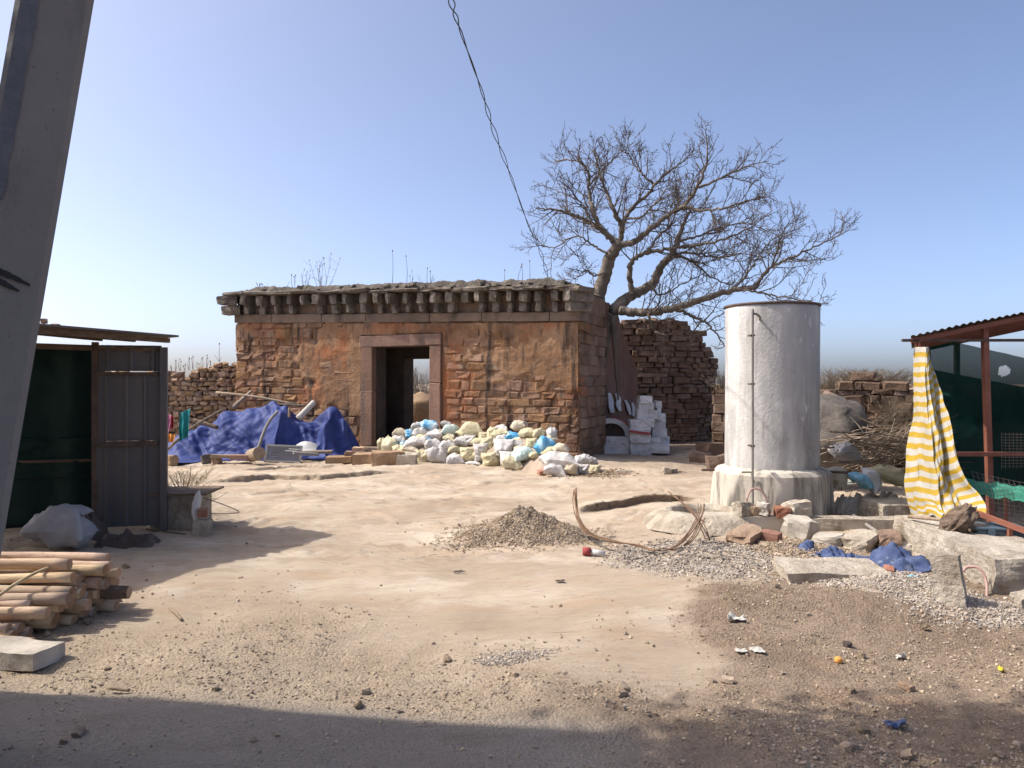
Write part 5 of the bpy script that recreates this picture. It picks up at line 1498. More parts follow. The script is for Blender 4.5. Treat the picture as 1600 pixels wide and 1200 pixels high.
# ------------------------------------------------------------------ stack of peeled poles
def log_mesh(seed, L_=2.6):
    rg = np.random.default_rng(seed)
    n, s = 26, 12
    t = np.linspace(0, 1, n)
    pts = np.stack([-L_ * t, .03 * np.sin(t * 3 + seed) * rg.normal(0, .8) + .012 * np.sin(t * 9 + seed), .02 * np.sin(t * 4 + 2 * seed)], -1)
    r = .5 * (1 - .12 * t) * (1 + .035 * np.sin(t * 23 + seed) + .02 * rg.normal(size=n))
    V, f = tube(pts * np.array([1, 1, 1]), r * .074, s)
    V += .0022 * np.stack([0 * V[:, 0], fbm(V * np.array([3, 25, 25]), 2), fbm(V * np.array([3, 25, 25]) + 7, 2)], -1)
    me = make_mesh('pole', V, f, True, [M_log, M_logend], [0] * (len(f) - 2) + [1, 1])
    me.polygons[len(f) - 1].use_smooth = False; me.polygons[len(f) - 2].use_smooth = False
    return me
logs = [log_mesh(s) for s in range(10)]
rg = np.random.default_rng(77)
lay = [(0, 12, 4.66), (1, 11, 4.74), (2, 10, 4.84), (3, 8, 4.96), (4, 6, 5.06), (5, 4, 5.16)]
k = 0
for (li, n, y0) in lay:
    for j in range(n):
        yv = y0 + .076 * j + rg.normal(0, .009)
        zv = .038 + .064 * li + rg.normal(0, .007)
        xe = np.interp(yv, [4.7, 4.9, 5.1, 5.6], [-3.02, -2.97, -2.86, -2.80]) + rg.normal(0, .06) - .03 * (li == 0)
        o = add('wooden_pole', logs[k % 10], None, (xe, yv, zv + G(-2.9, yv)), (rg.uniform(0, .3), rg.normal(0, .014), -.05 + rg.normal(0, .035)), (1, rg.uniform(.85, 1.12), rg.uniform(.85, 1.12)))
        front = j < 2; top = li >= 3
        lb = ('peeled pale pole on top of the pole stack at lower left' if top else 'peeled pole in the front face of the pole stack' if front else 'peeled pole packed inside the pole stack')
        tag(o, lb, 'pole', 'top poles of the stack' if top else 'front poles of the stack' if front else 'inner poles of the stack')
        k += 1
o = add('wooden_pole', logs[3], None, (-2.66, 5.36, .16), (0, .0, -.04), (1, 1.25, 1.25)); o.data = logs[3].copy(); o.data.materials[0] = M_darkwood
tag(o, 'dark pole sticking out furthest from the pole stack', 'pole')
stick_thing('tie_strip', 'bent bark strip lying across the pole stack', 'strip', [P(-20, 945, 4.75), P(20, 915, 4.9), P(60, 893, 5.05), P(86, 885, 5.2)], .011, M_straw, 6, 16)
slabrock('concrete_block', 'smooth pale concrete block in front of the pole stack', 'block', 20, 1020, 4.52, (.52, .22, .10), M_conc, 22.0, -.22, z=.025)

# ------------------------------------------------------------------ leaning concrete pole at the left edge
pole = thing('concrete_pole', 'leaning square concrete pole cutting the upper left corner of the view', 'pole', (0, 0, 0))
dp = 2.6
PA = .56                                                        # the face is turned towards the yard
er = lambda z: np.array([-1.72 + (z - 1.02) * .1684, dp])       # right front edge
pts = []
zl = [-.1, 1.0, 2.0, 3.0, 6.5]
for z_ in zl:
    w = .215 - .006 * z_
    e = er(z_); ax_ = np.array([math.cos(PA), math.sin(PA)]); ay_ = np.array([-ax_[1], ax_[0]])
    for (a, b) in ((-w, .0), (-.02, .0), (0, .02), (0, w), (-w, w), (-w - .02, .02)):
        q = e + ax_ * a + ay_ * b
        pts.append((q[0], q[1], z_))
fcs = []
for i in range(len(zl) - 1):
    for kk in range(6): fcs.append((6 * i + kk, 6 * i + (kk + 1) % 6, 6 * i + 6 + (kk + 1) % 6, 6 * i + 6 + kk))
fcs.append(tuple(24 + kk for kk in range(6)))
add('shaft', make_mesh('shaft', pts, fcs, False, [M_pole]), pole)
pts, fcs = [], []   # flaking blue-grey coating along its left edge
for i, z_ in enumerate(np.linspace(2.2, 3.6, 40)):
    w = .215 - .006 * z_; e = er(z_)
    wob = .010 * float(fbm(np.array([[i * .35, 2.0, 0]]), 4)[0])
    for a in (-w - .004, -w + .04 + wob + .012 * (z_ - 2.2)):
        q = e + np.array([math.cos(PA), math.sin(PA)]) * a + np.array([math.sin(PA), -math.cos(PA)]) * .004
        pts.append((q[0], q[1], z_))
fcs = [(2 * i, 2 * i + 1, 2 * i + 3, 2 * i + 2) for i in range(39)]
o = add('flaking_coat', make_mesh('flaking_coat', pts, fcs, False, [M_polecoat]), pole); s_ = o.modifiers.new('thickness', 'SOLIDIFY'); s_.thickness = .006; s_.offset = 0
def stroke(pxs, w):
    pts = []
    c = curve([P(a, b, dp) for a, b in pxs], 14)
    n_ = len(c)
    for i, q in enumerate(c):
        t = i / (n_ - 1); hw = w / 2 * (1 - .75 * t ** 3) + .0012 * math.sin(i * 2.1)
        ln_ = er(q[2])
        # lie on the front face of the shaft
        # where the sight line through this pixel meets the turned face
        kx = q[0] / q[1]; tn = math.tan(PA)
        yv = (ln_[1] - ln_[0] * tn) / (1 - kx * tn); xv = kx * yv; zv = CAMZ + (q[2] - CAMZ) * yv / dp
        for sg in (-1, 1): pts.append((xv + sg * hw * .3 + .003, yv - .006, zv + sg * hw))
    m = MB(); m.raw(pts, [(2 * i, 2 * i + 1, 2 * i + 3, 2 * i + 2) for i in range(n_ - 1)])
    o = m.build('painted_mark', M_blackpaint, pole); s_ = o.modifiers.new('thickness', 'SOLIDIFY'); s_.thickness = .002; s_.offset = 0
stroke([(-20, 420), (0, 425), (22, 434), (47, 446)], .022)
stroke([(-20, 434), (0, 440), (14, 447), (30, 455)], .020)

# ------------------------------------------------------------------ left shed
lf0 = P(100, 600, 8.05)[:2]; ang = math.radians(15)
cr_ = P(252, 600, 8.45)[:2]                     # right front corner of the closed bay
lshed = thing('tin_shed', 'dark tin-sheet shed with flat overhanging roof at left', 'shed', (cr_[0], cr_[1], 0), ang)
lc, ls_ = math.cos(ang), math.sin(ang)
def lloc(x, y):
    dx, dy = x - cr_[0], y - cr_[1]
    return (dx * lc + dy * ls_, -dx * ls_ + dy * lc)
def corrugated(name, w, h, mat, parent, loc, rot, pitch=.19, amp=.022, nz=8, warp=.012):
    xs_ = np.linspace(0, w, max(8, int(w / pitch * 16)))
    ph = (xs_ / pitch) % 1
    prof = amp * (sm(.40, .46, ph) - sm(.60, .66, ph))
    X_, Z_ = np.meshgrid(xs_, np.linspace(0, h, nz))
    Y_ = np.broadcast_to(-prof, X_.shape) + warp * fbm(np.stack([X_ * 1.4, Z_ * 1.1, 0 * X_], -1), 2)
    me = make_mesh(name, np.stack([X_, Y_, Z_], -1).reshape(-1, 3), grid_faces(len(xs_), nz), False, [mat])
    o = add(name, me, parent, loc, rot)
    s_ = o.modifiers.new('thickness', 'SOLIDIFY'); s_.thickness = .003
    return o
wpan = .64
corrugated('front_sheet', wpan, .92, M_zinc, lshed, (-wpan, 0, .06), (0, 0, 0))
corrugated('front_sheet', wpan, .74, M_zinc, lshed, (-wpan, .006, .99), (0, 0, 0))
corrugated('front_sheet', wpan, .28, M_zinc, lshed, (-wpan, .014, 1.74), (0, 0, 0), pitch=.22)
corrugated('side_sheet', .5, 1.95, M_zinc, lshed, (0, 0.02, .05), (0, 0, math.pi / 2 + .35))
m = MB(); m.bar((.03, -.02, 0), (.03, -.02, 2.0), .07); m.build('corner_post', M_zinc, lshed)
m = MB(); m.bar((-wpan - .02, .03, 0), (-wpan - .02, .03, 2.05), .06); m.build('door_post', M_dark_iron, lshed)
m = MB(); m.bar((-wpan, -.02, .95), (-.03, -.02, .95), .045); m.build('sheet_rail', M_dark_iron, lshed)
m = MB(); m.bar((-wpan, -.02, 1.71), (-.03, -.02, 1.71), .035); m.build('sheet_rail', M_dark_iron, lshed)
m = MB(); m.bar((-3.2, .03, 2.05), (.02, .03, 1.97), .06); m.build('top_beam', M_darkwood, lshed)
# green net wall in the open bay
nx, ny = 40, 30
u, v = np.meshgrid(np.linspace(0, 1, nx), np.linspace(0, 1, ny))
X = np.stack([-2.6 + 1.85 * u, .55 + .05 * fbm(np.stack([u * 6, v * 4, 0 * u], -1), 3) + .03 * np.sin(u * 20), 2.0 * v], -1)
o = cloth_obj('net_wall', X, M_netdark, parent=lshed, sub=0)
X2 = X.copy(); X2[..., 1] -= .03; X2[..., 2] = .55 + .45 * v
cloth_obj('net_flap', X2, M_netdark, parent=lshed, sub=0)
m = MB(); m.bar((-2.6, .5, .74), (-.76, .5, .74), .03); m.build('net_rail', M_dark_iron, lshed)
m = MB(); m.box((-2.75, 2.4, 1.0), (3.3, .03, 2.0)); m.build('back_sheet', M_zinc, lshed)
# roof in world space: reaches towards the camera on the left
rp = [((-3.62, 8.40), 2.11), ((-4.62, 5.95), 2.13), ((-7.6, 6.4), 2.42), ((-7.4, 10.6), 2.40), ((-6.1, 10.3), 2.28), ((-5.1, 8.9), 2.17), ((-4.0, 8.75), 2.11)]
ptsl = [(*lloc(*xy), z_) for xy, z_ in rp]
nn = len(ptsl)
m = MB(); m.raw([(a, b, c + .0) for a, b, c in ptsl] + [(a, b, c + .02) for a, b, c in ptsl], [tuple(range(nn))[::-1], tuple(range(nn, 2 * nn))] + [(i, (i + 1) % nn, nn + (i + 1) % nn, nn + i) for i in range(nn)])
lroof = m.build('roof_sheet', M_roofsheet, lshed)
for kx in range(3):
    a = np.array(ptsl[0]) * (1 - kx * .3) + np.array(ptsl[5]) * (kx * .3); b = np.array(ptsl[1]) * (1 - kx * .3) + np.array(ptsl[2]) * (kx * .3)
    m = MB(); m.bar((a[0] - .12, a[1] + .1, a[2] - .035), (b[0] - .1, b[1] + .1, b[2] - .035), .05); m.build('rafter', M_darkwood, lshed)
m = MB(); m.bar((*lloc(-4.75, 6.1), 0), (*lloc(-4.75, 6.1), 2.1), .07); m.build('porch_post', M_darkwood, lshed)
for (sx, sy, s) in ((-4.6, 7.6, .06), (-4.9, 8.3, .07)):
    add('roof_weight', earth_rocks[1], lshed, (*lloc(sx, sy), 2.22), (0, 0, sx), (s * 1.5, s, s * .8))

# things in and beside the left shed
def big_sack(name, label, px, py, d, size, mat, rot, seed):
    p = P(px, py, d); p[2] = max(p[2], size[2] * .2)
    o = add(name, sack_mesh(name, seed, mat, .2, False), None, p, rot, size); return tag(o, label, 'sack')
big_sack('white_sack', 'large pale grey-white sack slumped in the shade of the left shed', 94, 826, 7.5, (.58, .58, .80), M_shadesack, (0, .1, .1), 501)
big_sack('folded_sack', 'folded white sack lying above the big sack in the left shed', 112, 797, 7.6, (.34, .36, .2), M_shadesack, (0, .15, .1), 502)
def rag_pile(name, label, px0, px1, py, d, h, mat, seed):
    n_ = 30
    a = P(px0, py, d)[0]; b = P(px1, py, d)[0]
    u, v = np.meshgrid(np.linspace(0, 1, n_), np.linspace(0, 1, 16))
    x = a + (b - a) * u; y = d - .15 + .35 * v
    e = np.minimum(sm(0, .15, u), sm(1, .85, u)) * np.minimum(sm(0, .25, v), sm(1, .75, v))
    z = ground_h(x, y) - .01 + h * e * (.6 + .7 * np.abs(fbm(np.stack([x * 7 + seed, y * 7, 0 * x], -1), 4)))
    return tag(add(name, make_mesh(name, np.stack([x, y, z], -1).reshape(-1, 3), grid_faces(n_, 16), True, [mat])), label, 'rags')
rag_pile('rag_heap', 'low heap of dark brown rags at the foot of the tin sheet', 150, 246, 832, 7.75, .12, M_rag, 3)
rag_pile('rag_heap', 'dark bundle heaped beside the white sack in the left shed', 120, 160, 815, 8.0, .28, M_rag, 9)
bx = thing('low_counter', 'low dark counter box with board top beside the left shed', 'counter', (P(284, 600, 8.75)[0], 8.75, 0), .05)
m = MB(); m.box((0, 0, .19), (.5, .5, .38)); m.build('box_body', M_oldconc, bx)
m = MB(); m.box((.04, -.02, .395), (.68, .62, .022)); m.build('board_top', M_darkwood, bx)
big_sack('white_jug', 'upright white plastic bag standing beside the low counter', 307, 790, 8.35, (.34, .14, .16), M_plasticwhite, (0, -1.45, .2), 503)
slabrock('concrete_block', 'rough grey block at the right end of the low counter', 'block', 316, 805, 8.3, (.17, .16, .17), M_oldconc, 31.0, .1)
slabrock('brick_piece', 'small pinkish brick on top of the rough block by the counter', 'brick', 317, 786, 8.3, (.10, .12, .09), M_redbrick, 33.0, .2, z=.22)
m = MB(); m.tube(curve([P(318, 778, 8.5), P(345, 787, 8.3), P(370, 797, 8.0), P(373, 801, 7.95)], 24), .005, 6); m.tube(curve([P(373, 801, 7.95), P(350, 803, 7.9), P(328, 802, 7.9)], 12), .005, 6)
tag(m.build('bent_rod', M_rebar, None, True), 'thin bent rod on the rock beside the low counter', 'rod')
stick_thing('thin_stick', 'thin dark stick lying on the shaded ground before the tin shed', 'stick', [PG(228, 828) + np.array([0, 0, .01]), PG(290, 836) + np.array([0, 0, .01])], .008, M_darkwood, 5)

# ------------------------------------------------------------------ dry plants
def dry_bush(name, label, base, h, spread, nst, mat, seed, cat='plant', heads=False, lean=(0, 0), r=.004, branch=3):
    rg = np.random.default_rng(seed)
    m = MB()
    for k in range(nst):
        a = rg.uniform(0, 2 * np.pi); rr = rg.random() * spread
        hh = h * rg.uniform(.55, 1.1)
        p0 = np.array(base) + np.array([rr * .35 * math.cos(a), rr * .35 * math.sin(a), -.02])
        p2 = p0 + np.array([rr * math.cos(a) + lean[0] * hh, rr * math.sin(a) + lean[1] * hh, hh])
        p1 = (p0 + p2) / 2 + rg.normal(0, .06 * h, 3)
        q = curve([p0, p1, p2], 6)
        m.tube(q, np.linspace(r, r * .45, 6), 3, caps=False)
        if heads: m.tube([p2, p2 + np.array([0, 0, .03 + .02 * rg.random()])], [r * 1.8, r * 1.2], 4)
        for b in range(branch):
            t = rg.uniform(.35, .95); i = int(t * 5)
            s0 = q[i]; dv = rg.normal(0, 1, 3); dv[2] = abs(dv[2]) + .4; dv /= np.linalg.norm(dv)
            m.tube(curve([s0, s0 + dv * h * .12 + rg.normal(0, .01, 3), s0 + dv * h * rg.uniform(.16, .3)], 3), np.linspace(r * .6, r * .35, 3), 3, caps=False)
    return tag(m.build(name, mat, None), label, cat)
pb = P(285, 762, 9.4)
dry_bush('dry_bush', 'straw-coloured dry bush behind the low counter', (pb[0], pb[1], .3), .30, .42, 60, M_straw, 61, branch=4)
dry_bush('dry_bush', 'small dry tuft arching out past the counter top', (P(318, 775, 9.0)[0], 9.0, .25), .16, .3, 24, M_straw, 62, branch=3)
def roofp(px, Y=.6):
    X_ = wall_x(px, Y); w_ = to_world(X_, Y); return (w_[0], w_[1], (z_eave + .16) * zs(X_))
def weed(label, px, py_top, seed, n=1, spread=.03, heads=True, h=None, Y=.5, branch=0, r=.008):
    b = roofp(px, Y); hh = (CAMZ - (py_top - 600) / F * b[1]) - b[2]
    return dry_bush('dry_weed', label, b, hh, spread, n, M_weed, seed, heads=heads, branch=branch, r=r)
weed('pair of tall thin weeds left of the branching one on the roof', 462, 415, 1, 3, .08)
weed('widely branching dead weed on the roof, largest of its row', 503, 400, 2, 9, .42, True, branch=3, r=.006)
weed('bushy short dead weed beside the branching one on the roof', 477, 424, 3, 6, .14, True, branch=3, r=.005)
weed('single tall stem with dark seed head on the roof above the door left side', 612, 397, 4)
weed('tallest single dark-headed stem on the roof above the doorway', 634, 390, 5)
weed('short stem right of the tallest one on the roof', 645, 424, 6, 3, .15, branch=2, r=.005)
weed('stem with little head on the roof right of the doorway', 671, 418, 7, 2, .05)
weed('thin stem with head on the roof near the cable end', 790, 411, 8, 1)
weed('two close stems with heads just left of the cable end', 814, 409, 9, 2, .08)
weed('single stem with double head beside the cable end', 827, 408, 10, 1)
weed('short straw tuft at the left end of the roof', 402, 442, 11, 8, .12, True, branch=0, r=.006)
weed('low scrub on the middle of the roof edge', 672, 432, 12, 14, .5, False, branch=3, r=.004)
weed('low scrub on the roof edge left of the doorway', 440, 442, 13, 8, .4, False, branch=2, r=.004)
for k, px in enumerate(range(262, 330, 7)):
    b = P(px, 574 - (px - 262) * .12, 19.9)
    dry_bush('dry_weed', 'little dry weed on top of the rubble wall behind the left shed', (b[0], b[1] + .2, b[2] - .1), .16 + .12 * (k % 3), .03, 2, M_weed, 90 + k, heads=True, branch=0, r=.008)['group'] = 'weeds along the rubble wall'
b = P(338, 570, 19.9)
dry_bush('dry_weed', 'tall leaning weed with beaded head beside the building left corner', (b[0], b[1] + .2, b[2] - .1), .95, .06, 1, M_weed, 120, heads=True, branch=2, r=.010)
for k, (px, py, d, h, w, n_) in enumerate(((1298, 616, 13.8, .50, .6, 150), (1330, 594, 13.9, .26, .6, 110), (1368, 594, 13.9, .28, .7, 130), (1405, 600, 13.9, .30, .6, 130), (1290, 640, 13.2, .5, .4, 50), (1395, 650, 12.8, .45, .5, 60))):
    b = P(px, py, d)
    dry_bush('dry_grass', ['tall dry grass at the broken left end of the right-hand wall', 'dry grass on the highest corner of the broken wall', 'dry grass along the middle of the broken wall top', 'dry grass on the broken wall top nearest the striped cloth', 'dry grass growing behind the granite boulder', 'dry twigs growing before the broken wall beside the striped cloth'][k], (b[0], b[1], b[2] - .05), h, w, n_, M_weed, 130 + k, branch=3, r=.004)
b = P(1128, 600, 19.5)
dry_bush('dry_bush', 'thin dry bush beyond the tall ruin, left of the tank', (b[0], b[1], 1.5), .45, .4, 40, M_weed, 140, branch=4, r=.006)
for k, (px, d) in enumerate(((645, 30), (668, 33), (655, 27))):
    b = P(px, 600, d)
    dry_bush('dry_bush', ['tall grey dry shrub seen through the doorway', 'further grey shrub at the right of the doorway view', 'low grey shrub in the middle of the doorway view'][k], (b[0], b[1], 0), [2.1, 1.9, 1.2][k], 1.2, 90, M_stick, 150 + k, branch=6, r=.012)

# ------------------------------------------------------------------ brush pile and rubbish at right
def brush(name, label, pxr, pyr, dr, n, mat, seed, rmin=.005, rmax=.014, lmin=.5, lmax=1.4):
    rg = np.random.default_rng(seed); m = MB()
    for k in range(n):
        c = P(rg.uniform(*pxr), rg.uniform(*pyr), rg.uniform(*dr))
        L_ = rg.uniform(lmin, lmax); a = rg.normal(.25, .5)
        dv = np.array([math.cos(a), rg.normal(0, .4), math.sin(a) * .7]); dv /= np.linalg.norm(dv)
        q = curve([c - dv * L_ / 2, c + rg.normal(0, .06, 3), c + dv * L_ / 2 + rg.normal(0, .05, 3)], 7)
        q[:, 2] = np.maximum(q[:, 2], .02)
        r0 = rg.uniform(rmin, rmax)
        m.tube(q, np.linspace(r0, r0 * .4, 7), 4, caps=False)
        for b in range(3):
            i = int(rg.integers(2, 6)); d2 = dv + rg.normal(0, .6, 3); d2 /= np.linalg.norm(d2)
            m.tube(curve([q[i], q[i] + d2 * L_ * .12, q[i] + d2 * L_ * .24 + rg.normal(0, .02, 3)], 3), np.linspace(r0 * .5, r0 * .25, 3), 3, caps=False)
    return tag(m.build(name, mat, None), label, 'brushwood')
brush('brushwood_pile', 'tangled pile of dry grey branches beside the striped cloth', (1345, 1425), (668, 725), (9.6, 10.6), 90, M_stick, 161)
brush('brushwood_pile', 'thin reddish twigs sticking out above the brushwood', (1370, 1425), (640, 680), (10.2, 10.8), 40, M_twig, 162, .003, .007, .4, .9)
big_sack('torn_sack', 'torn white sack draped over the brushwood end', 1322, 708, 9.9, (.42, .34, .5), M_whitesack, (.2, .35, .4), 510)
big_sack('full_sack', 'cream sack lying under the brushwood near the striped cloth', 1390, 742, 9.5, (.48, .40, .42), M_yellowsack, (.1, .35, -.2), 511)
big_sack('plastic_bag', 'pale blue torn plastic bag in the rubbish under the brushwood', 1345, 750, 9.3, (.3, .3, .3), M_bluepl, (.2, .5, .3), 512)
big_sack('plastic_bag', 'grey-white plastic bag hanging in the rubbish under the brushwood', 1362, 750, 9.35, (.30, .3, .40), M_plasticwhite, (.3, 1.2, .2), 513)
big_sack('cloth_bundle', 'brown ragged bundle left of the rubbish bags', 1308, 746, 9.5, (.3, .3, .5), M_tansack, (.1, .9, .2), 514)
rag_pile('rubbish_heap', 'pale ashy rubbish strewn below the brushwood', 1298, 1420, 768, 9.45, .30, M_conc, 21)
scrap('plastic_scrap', 'bright blue plastic strip in the rubbish heap', 1328, 757, (.2, .1, .06), M_bluepl, 12)
for k, (px, py, d, s) in enumerate(((1310, 760, 9.0, .14), (1342, 764, 8.9, .12), (1302, 790, 8.9, .16), (1330, 792, 8.8, .11), (1412, 775, 9.1, .14))):
    free_stone('rubble_piece', ['grey lump at the left of the rubbish heap', 'pale lump in front of the blue plastic bag', 'dark rubble piece between tank and concrete block', 'reddish rubble piece before the concrete block', 'lump at the right end of the rubbish heap'][k], 'stone', px, py, d, (s, s * .8, s * .6), [conc_rocks, pale_rocks, shade_rocks, brick_rocks, conc_rocks][k], 170 + k)
dry_bush('dry_stalks', 'dead brown stalks between the tank base and the concrete block', (P(1310, 800, 9.0)[0], 9.0, 0), .25, .25, 14, M_weed, 171, branch=2)
brush('twig_litter', 'brown twig litter at the foot of the low concrete wall', (1385, 1425), (832, 852), (7.4, 7.8), 30, M_straw, 172, .003, .006, .1, .25)
# fallen leaves next to the white sacks
rgl = np.random.default_rng(9); nl = 900
cx = P(930, 745, 13.3)[0] + rgl.normal(0, .28, nl); cy = 13.4 + rgl.normal(0, .25, nl)
V, Fc = oct_stones(np.stack([cx, cy, ground_h(cx, cy) + .01], -1), rgl.uniform(.02, .05, nl), 5)
tag(add('leaf_litter', make_mesh('leaf_litter', V, Fc, False, [M_clod])), 'brown leaf litter beside the last white sacks', 'leaves', kind='stuff')

# ------------------------------------------------------------------ right shed
rshed = thing('animal_shed', 'open red steel frame shed with sheet roof and green shade net at right', 'shed', (4.5, 8.4, 0))
def RL(p): return (p[0] - 4.5, p[1] - 8.4, p[2])
rl = P(1416, 527, 8.25); rr_ = P(1640, 480, 8.25)
slope = (rr_[2] - rl[2]) / (rr_[0] - rl[0])
W_ = 3.6
ang_r = math.atan(slope)
gx_, gy_ = np.meshgrid(np.linspace(0, W_, 380), np.linspace(0, 1, 6))
ph = (gx_ / .076) % 1
rz_ = rl[2] + .005 + slope * gx_ + .009 * np.sin(ph * 2 * np.pi) + .02 * fbm(np.stack([gx_ * .8, gy_ * 2, 0 * gx_], -1), 2)
V = np.stack([rl[0] + gx_ + gy_ * 3.0 * .52 - 4.5, 8.15 + 3.0 * gy_ - 8.4, rz_], -1).reshape(-1, 3)
o = add('roof_sheet', make_mesh('roof_sheet', V, grid_faces(380, 6), False, [M_roofsheet]), rshed)
s_ = o.modifiers.new('thickness', 'SOLIDIFY'); s_.thickness = .004; s_.offset = 1
def RB(name, a, b, w, mat=M_iron, h=None):
    m = MB(); m.bar(RL(a), RL(b), w, h); return m.build(name, mat, rshed)
RB('front_beam', (rl[0] + .05, 8.24, rl[2] - .04), (rl[0] + W_, 8.24, rl[2] - .04 + slope * (W_ - .05)), .05)
RB('eave_bar', (rl[0] - .06, 8.22, rl[2] - .035), (rl[0] + W_, 8.42, rl[2] - .02), .03, M_dark_iron)
for yv in (8.9, 9.8, 10.9): RB('purlin', (rl[0] + .05 + (yv - 8.15) * .52, yv, rl[2] - .05 + slope * .05), (rl[0] + W_ + (yv - 8.15) * .5, yv, rl[2] - .05 + slope * (W_ - .05)), .045)
for xv in (.4, 1.3, 2.2): RB('rafter', (rl[0] + xv, 8.2, rl[2] - .02 + slope * xv), (rl[0] + xv + 1.5, 11.1, rl[2] - .02 + slope * xv), .03)
px1 = P(1541, 600, 8.3)[0]
RB('post', (px1 - .02, 8.3, rl[2] - .02 + slope * .8), (px1 + .05, 8.3, 0), .058)
RB('post', (rl[0] + .27, 8.42, 0), (rl[0] + .25, 8.42, rl[2] - .03), .045)
RB('post', (rl[0] + W_ - .1, 8.3, 0), (rl[0] + W_ - .1, 8.3, rl[2] + slope * W_ - .1), .07)
RB('post', (6.3, 10.95, 0), (6.3, 10.95, 2.2), .06)
RB('rail', (P(1486, 709, 8.28)[0], 8.24, P(1486, 709, 8.28)[2]), (P(1486, 709, 8.28)[0] + 3.0, 8.24, P(1486, 709, 8.28)[2]), .045)
# shade nets: side and back, with a torn hole
def net(name, pts4, mat, nx=60, ny=40, sag=.06, hole=None):
    u, v = np.meshgrid(np.linspace(0, 1, nx), np.linspace(0, 1, ny))
    A, B, Cc, D = [np.array(p, float) for p in pts4]      # bottom-left, bottom-right, top-right, top-left
    X = (A * (1 - u)[..., None] + B * u[..., None]) * (1 - v)[..., None] + (D * (1 - u)[..., None] + Cc * u[..., None]) * v[..., None]
    X[..., 1] += sag * fbm(np.stack([u * 5, v * 4, 0 * u + 2], -1), 3)
    X[..., 2] -= sag * np.sin(u * np.pi) * v
    fcs = grid_faces(nx, ny)
    if hole is not None:
        c = X.reshape(-1, 3)[fcs].mean(1)
        keep = np.ones(len(fcs), bool)
        for (hx, hz, hr) in hole: keep &= np.hypot(c[:, 0] - hx, (c[:, 2] - hz)) > hr
        fcs = fcs[keep]
    X = X - np.array([4.5, 8.4, 0])
    return add(name, make_mesh(name, X.reshape(-1, 3), fcs, True, [mat]), rshed)
hp = P(1567, 580, 10.8)
net('back_net', ((5.75, 10.8, 0), (9.2, 10.8, 0), (9.2, 10.8, 1.62), (5.75, 10.8, 2.30)), M_net, 170, 110, hole=[(hp[0], hp[2], .075)])
net('back_net', ((5.75, 10.9, 0), (9.2, 10.9, 0), (9.2, 10.9, 1.3), (5.75, 10.9, 1.85)), M_netdark, 110, 70, hole=[(hp[0], hp[2] - .02, .06)])
net('side_net', ((4.58, 8.45, 0), (5.8, 10.8, 0), (5.8, 10.8, 2.05), (4.58, 8.45, 2.02)), M_netdark, 40, 40)
net('back_net', ((7.6, 8.6, 0), (7.9, 10.8, 0), (7.9, 10.8, 2.0), (7.6, 8.6, 2.0)), M_netdark, 30, 30)

# striped cloth tied to the corner of the shed
keyv = [0, .2, .42, .58, .72, .85, 1.0]
Lp = [(1428, 542), (1427, 596), (1426, 655), (1421, 700), (1416, 745), (1416, 782), (1424, 806)]
Rp = [(1448, 542), (1448, 596), (1450, 655), (1455, 700), (1461, 745), (1466, 782), (1470, 808)]
Ep = [(1451, 541), (1463, 590), (1476, 645), (1481, 690), (1492, 735), (1518, 768), (1526, 806)]
nv, nu = 90, 64
vv = np.linspace(0, 1, nv)
def ki(K, v): return np.stack([np.interp(v, keyv, [k[0] for k in K]), np.interp(v, keyv, [k[1] for k in K])], -1)
def smooth1(a):
    for _ in range(6): a[1:-1] = (a[:-2] + 2 * a[1:-1] + a[2:]) / 4
    return a
Lc, Rc, Ec = smooth1(ki(Lp, vv)), smooth1(ki(Rp, vv)), smooth1(ki(Ep, vv))
X = np.zeros((nv, nu, 3)); stp = np.zeros((nv, nu))
for i, v in enumerate(vv):
    dl, dr_, de = 8.22 - .22 * v, 8.05 - .75 * v, 8.25 - 1.05 * v
    pL, pR, pE = P(*Lc[i], dl), P(*Rc[i], dr_), P(*Ec[i], de)
    for j in range(nu):
        u = j / (nu - 1)
        if u < .5: q = pL + (pR - pL) * (u / .5)
        else: q = pR + (pE - pR) * ((u - .5) / .5)
        X[i, j] = q
        stp[i, j] = v * 17.0 + (0 if u < .5 else (u - .5) * 5.0 * v) + .25 * v * math.sin(u * 7)
uu, vv2 = np.meshgrid(np.linspace(0, 1, nu), vv)
q = np.stack([uu * 4, vv2 * 3, 0 * uu], -1)
X[..., 1] += .10 * fbm(q * np.array([1.6, 1, 1]), 3) * (.35 + vv2) + .075 * np.sin(uu * 16 + 2 * vv2) * sm(.5, 1, uu) * (.2 + vv2)
X[..., 0] += .02 * fbm(q * 2 + 9, 3) * (.2 + vv2)
X[..., 2] += .04 * fbm(q * 2 + 19, 3) * sm(.75, 1, vv2)
stp += .15 * fbm(q * 1.5 + 30, 2)
cloth_obj('striped_cloth', X, M_stripe, 'yellow and white striped cloth hanging from the corner of the right shed', 'cloth', sub=1, thick=.004, stripe=stp)

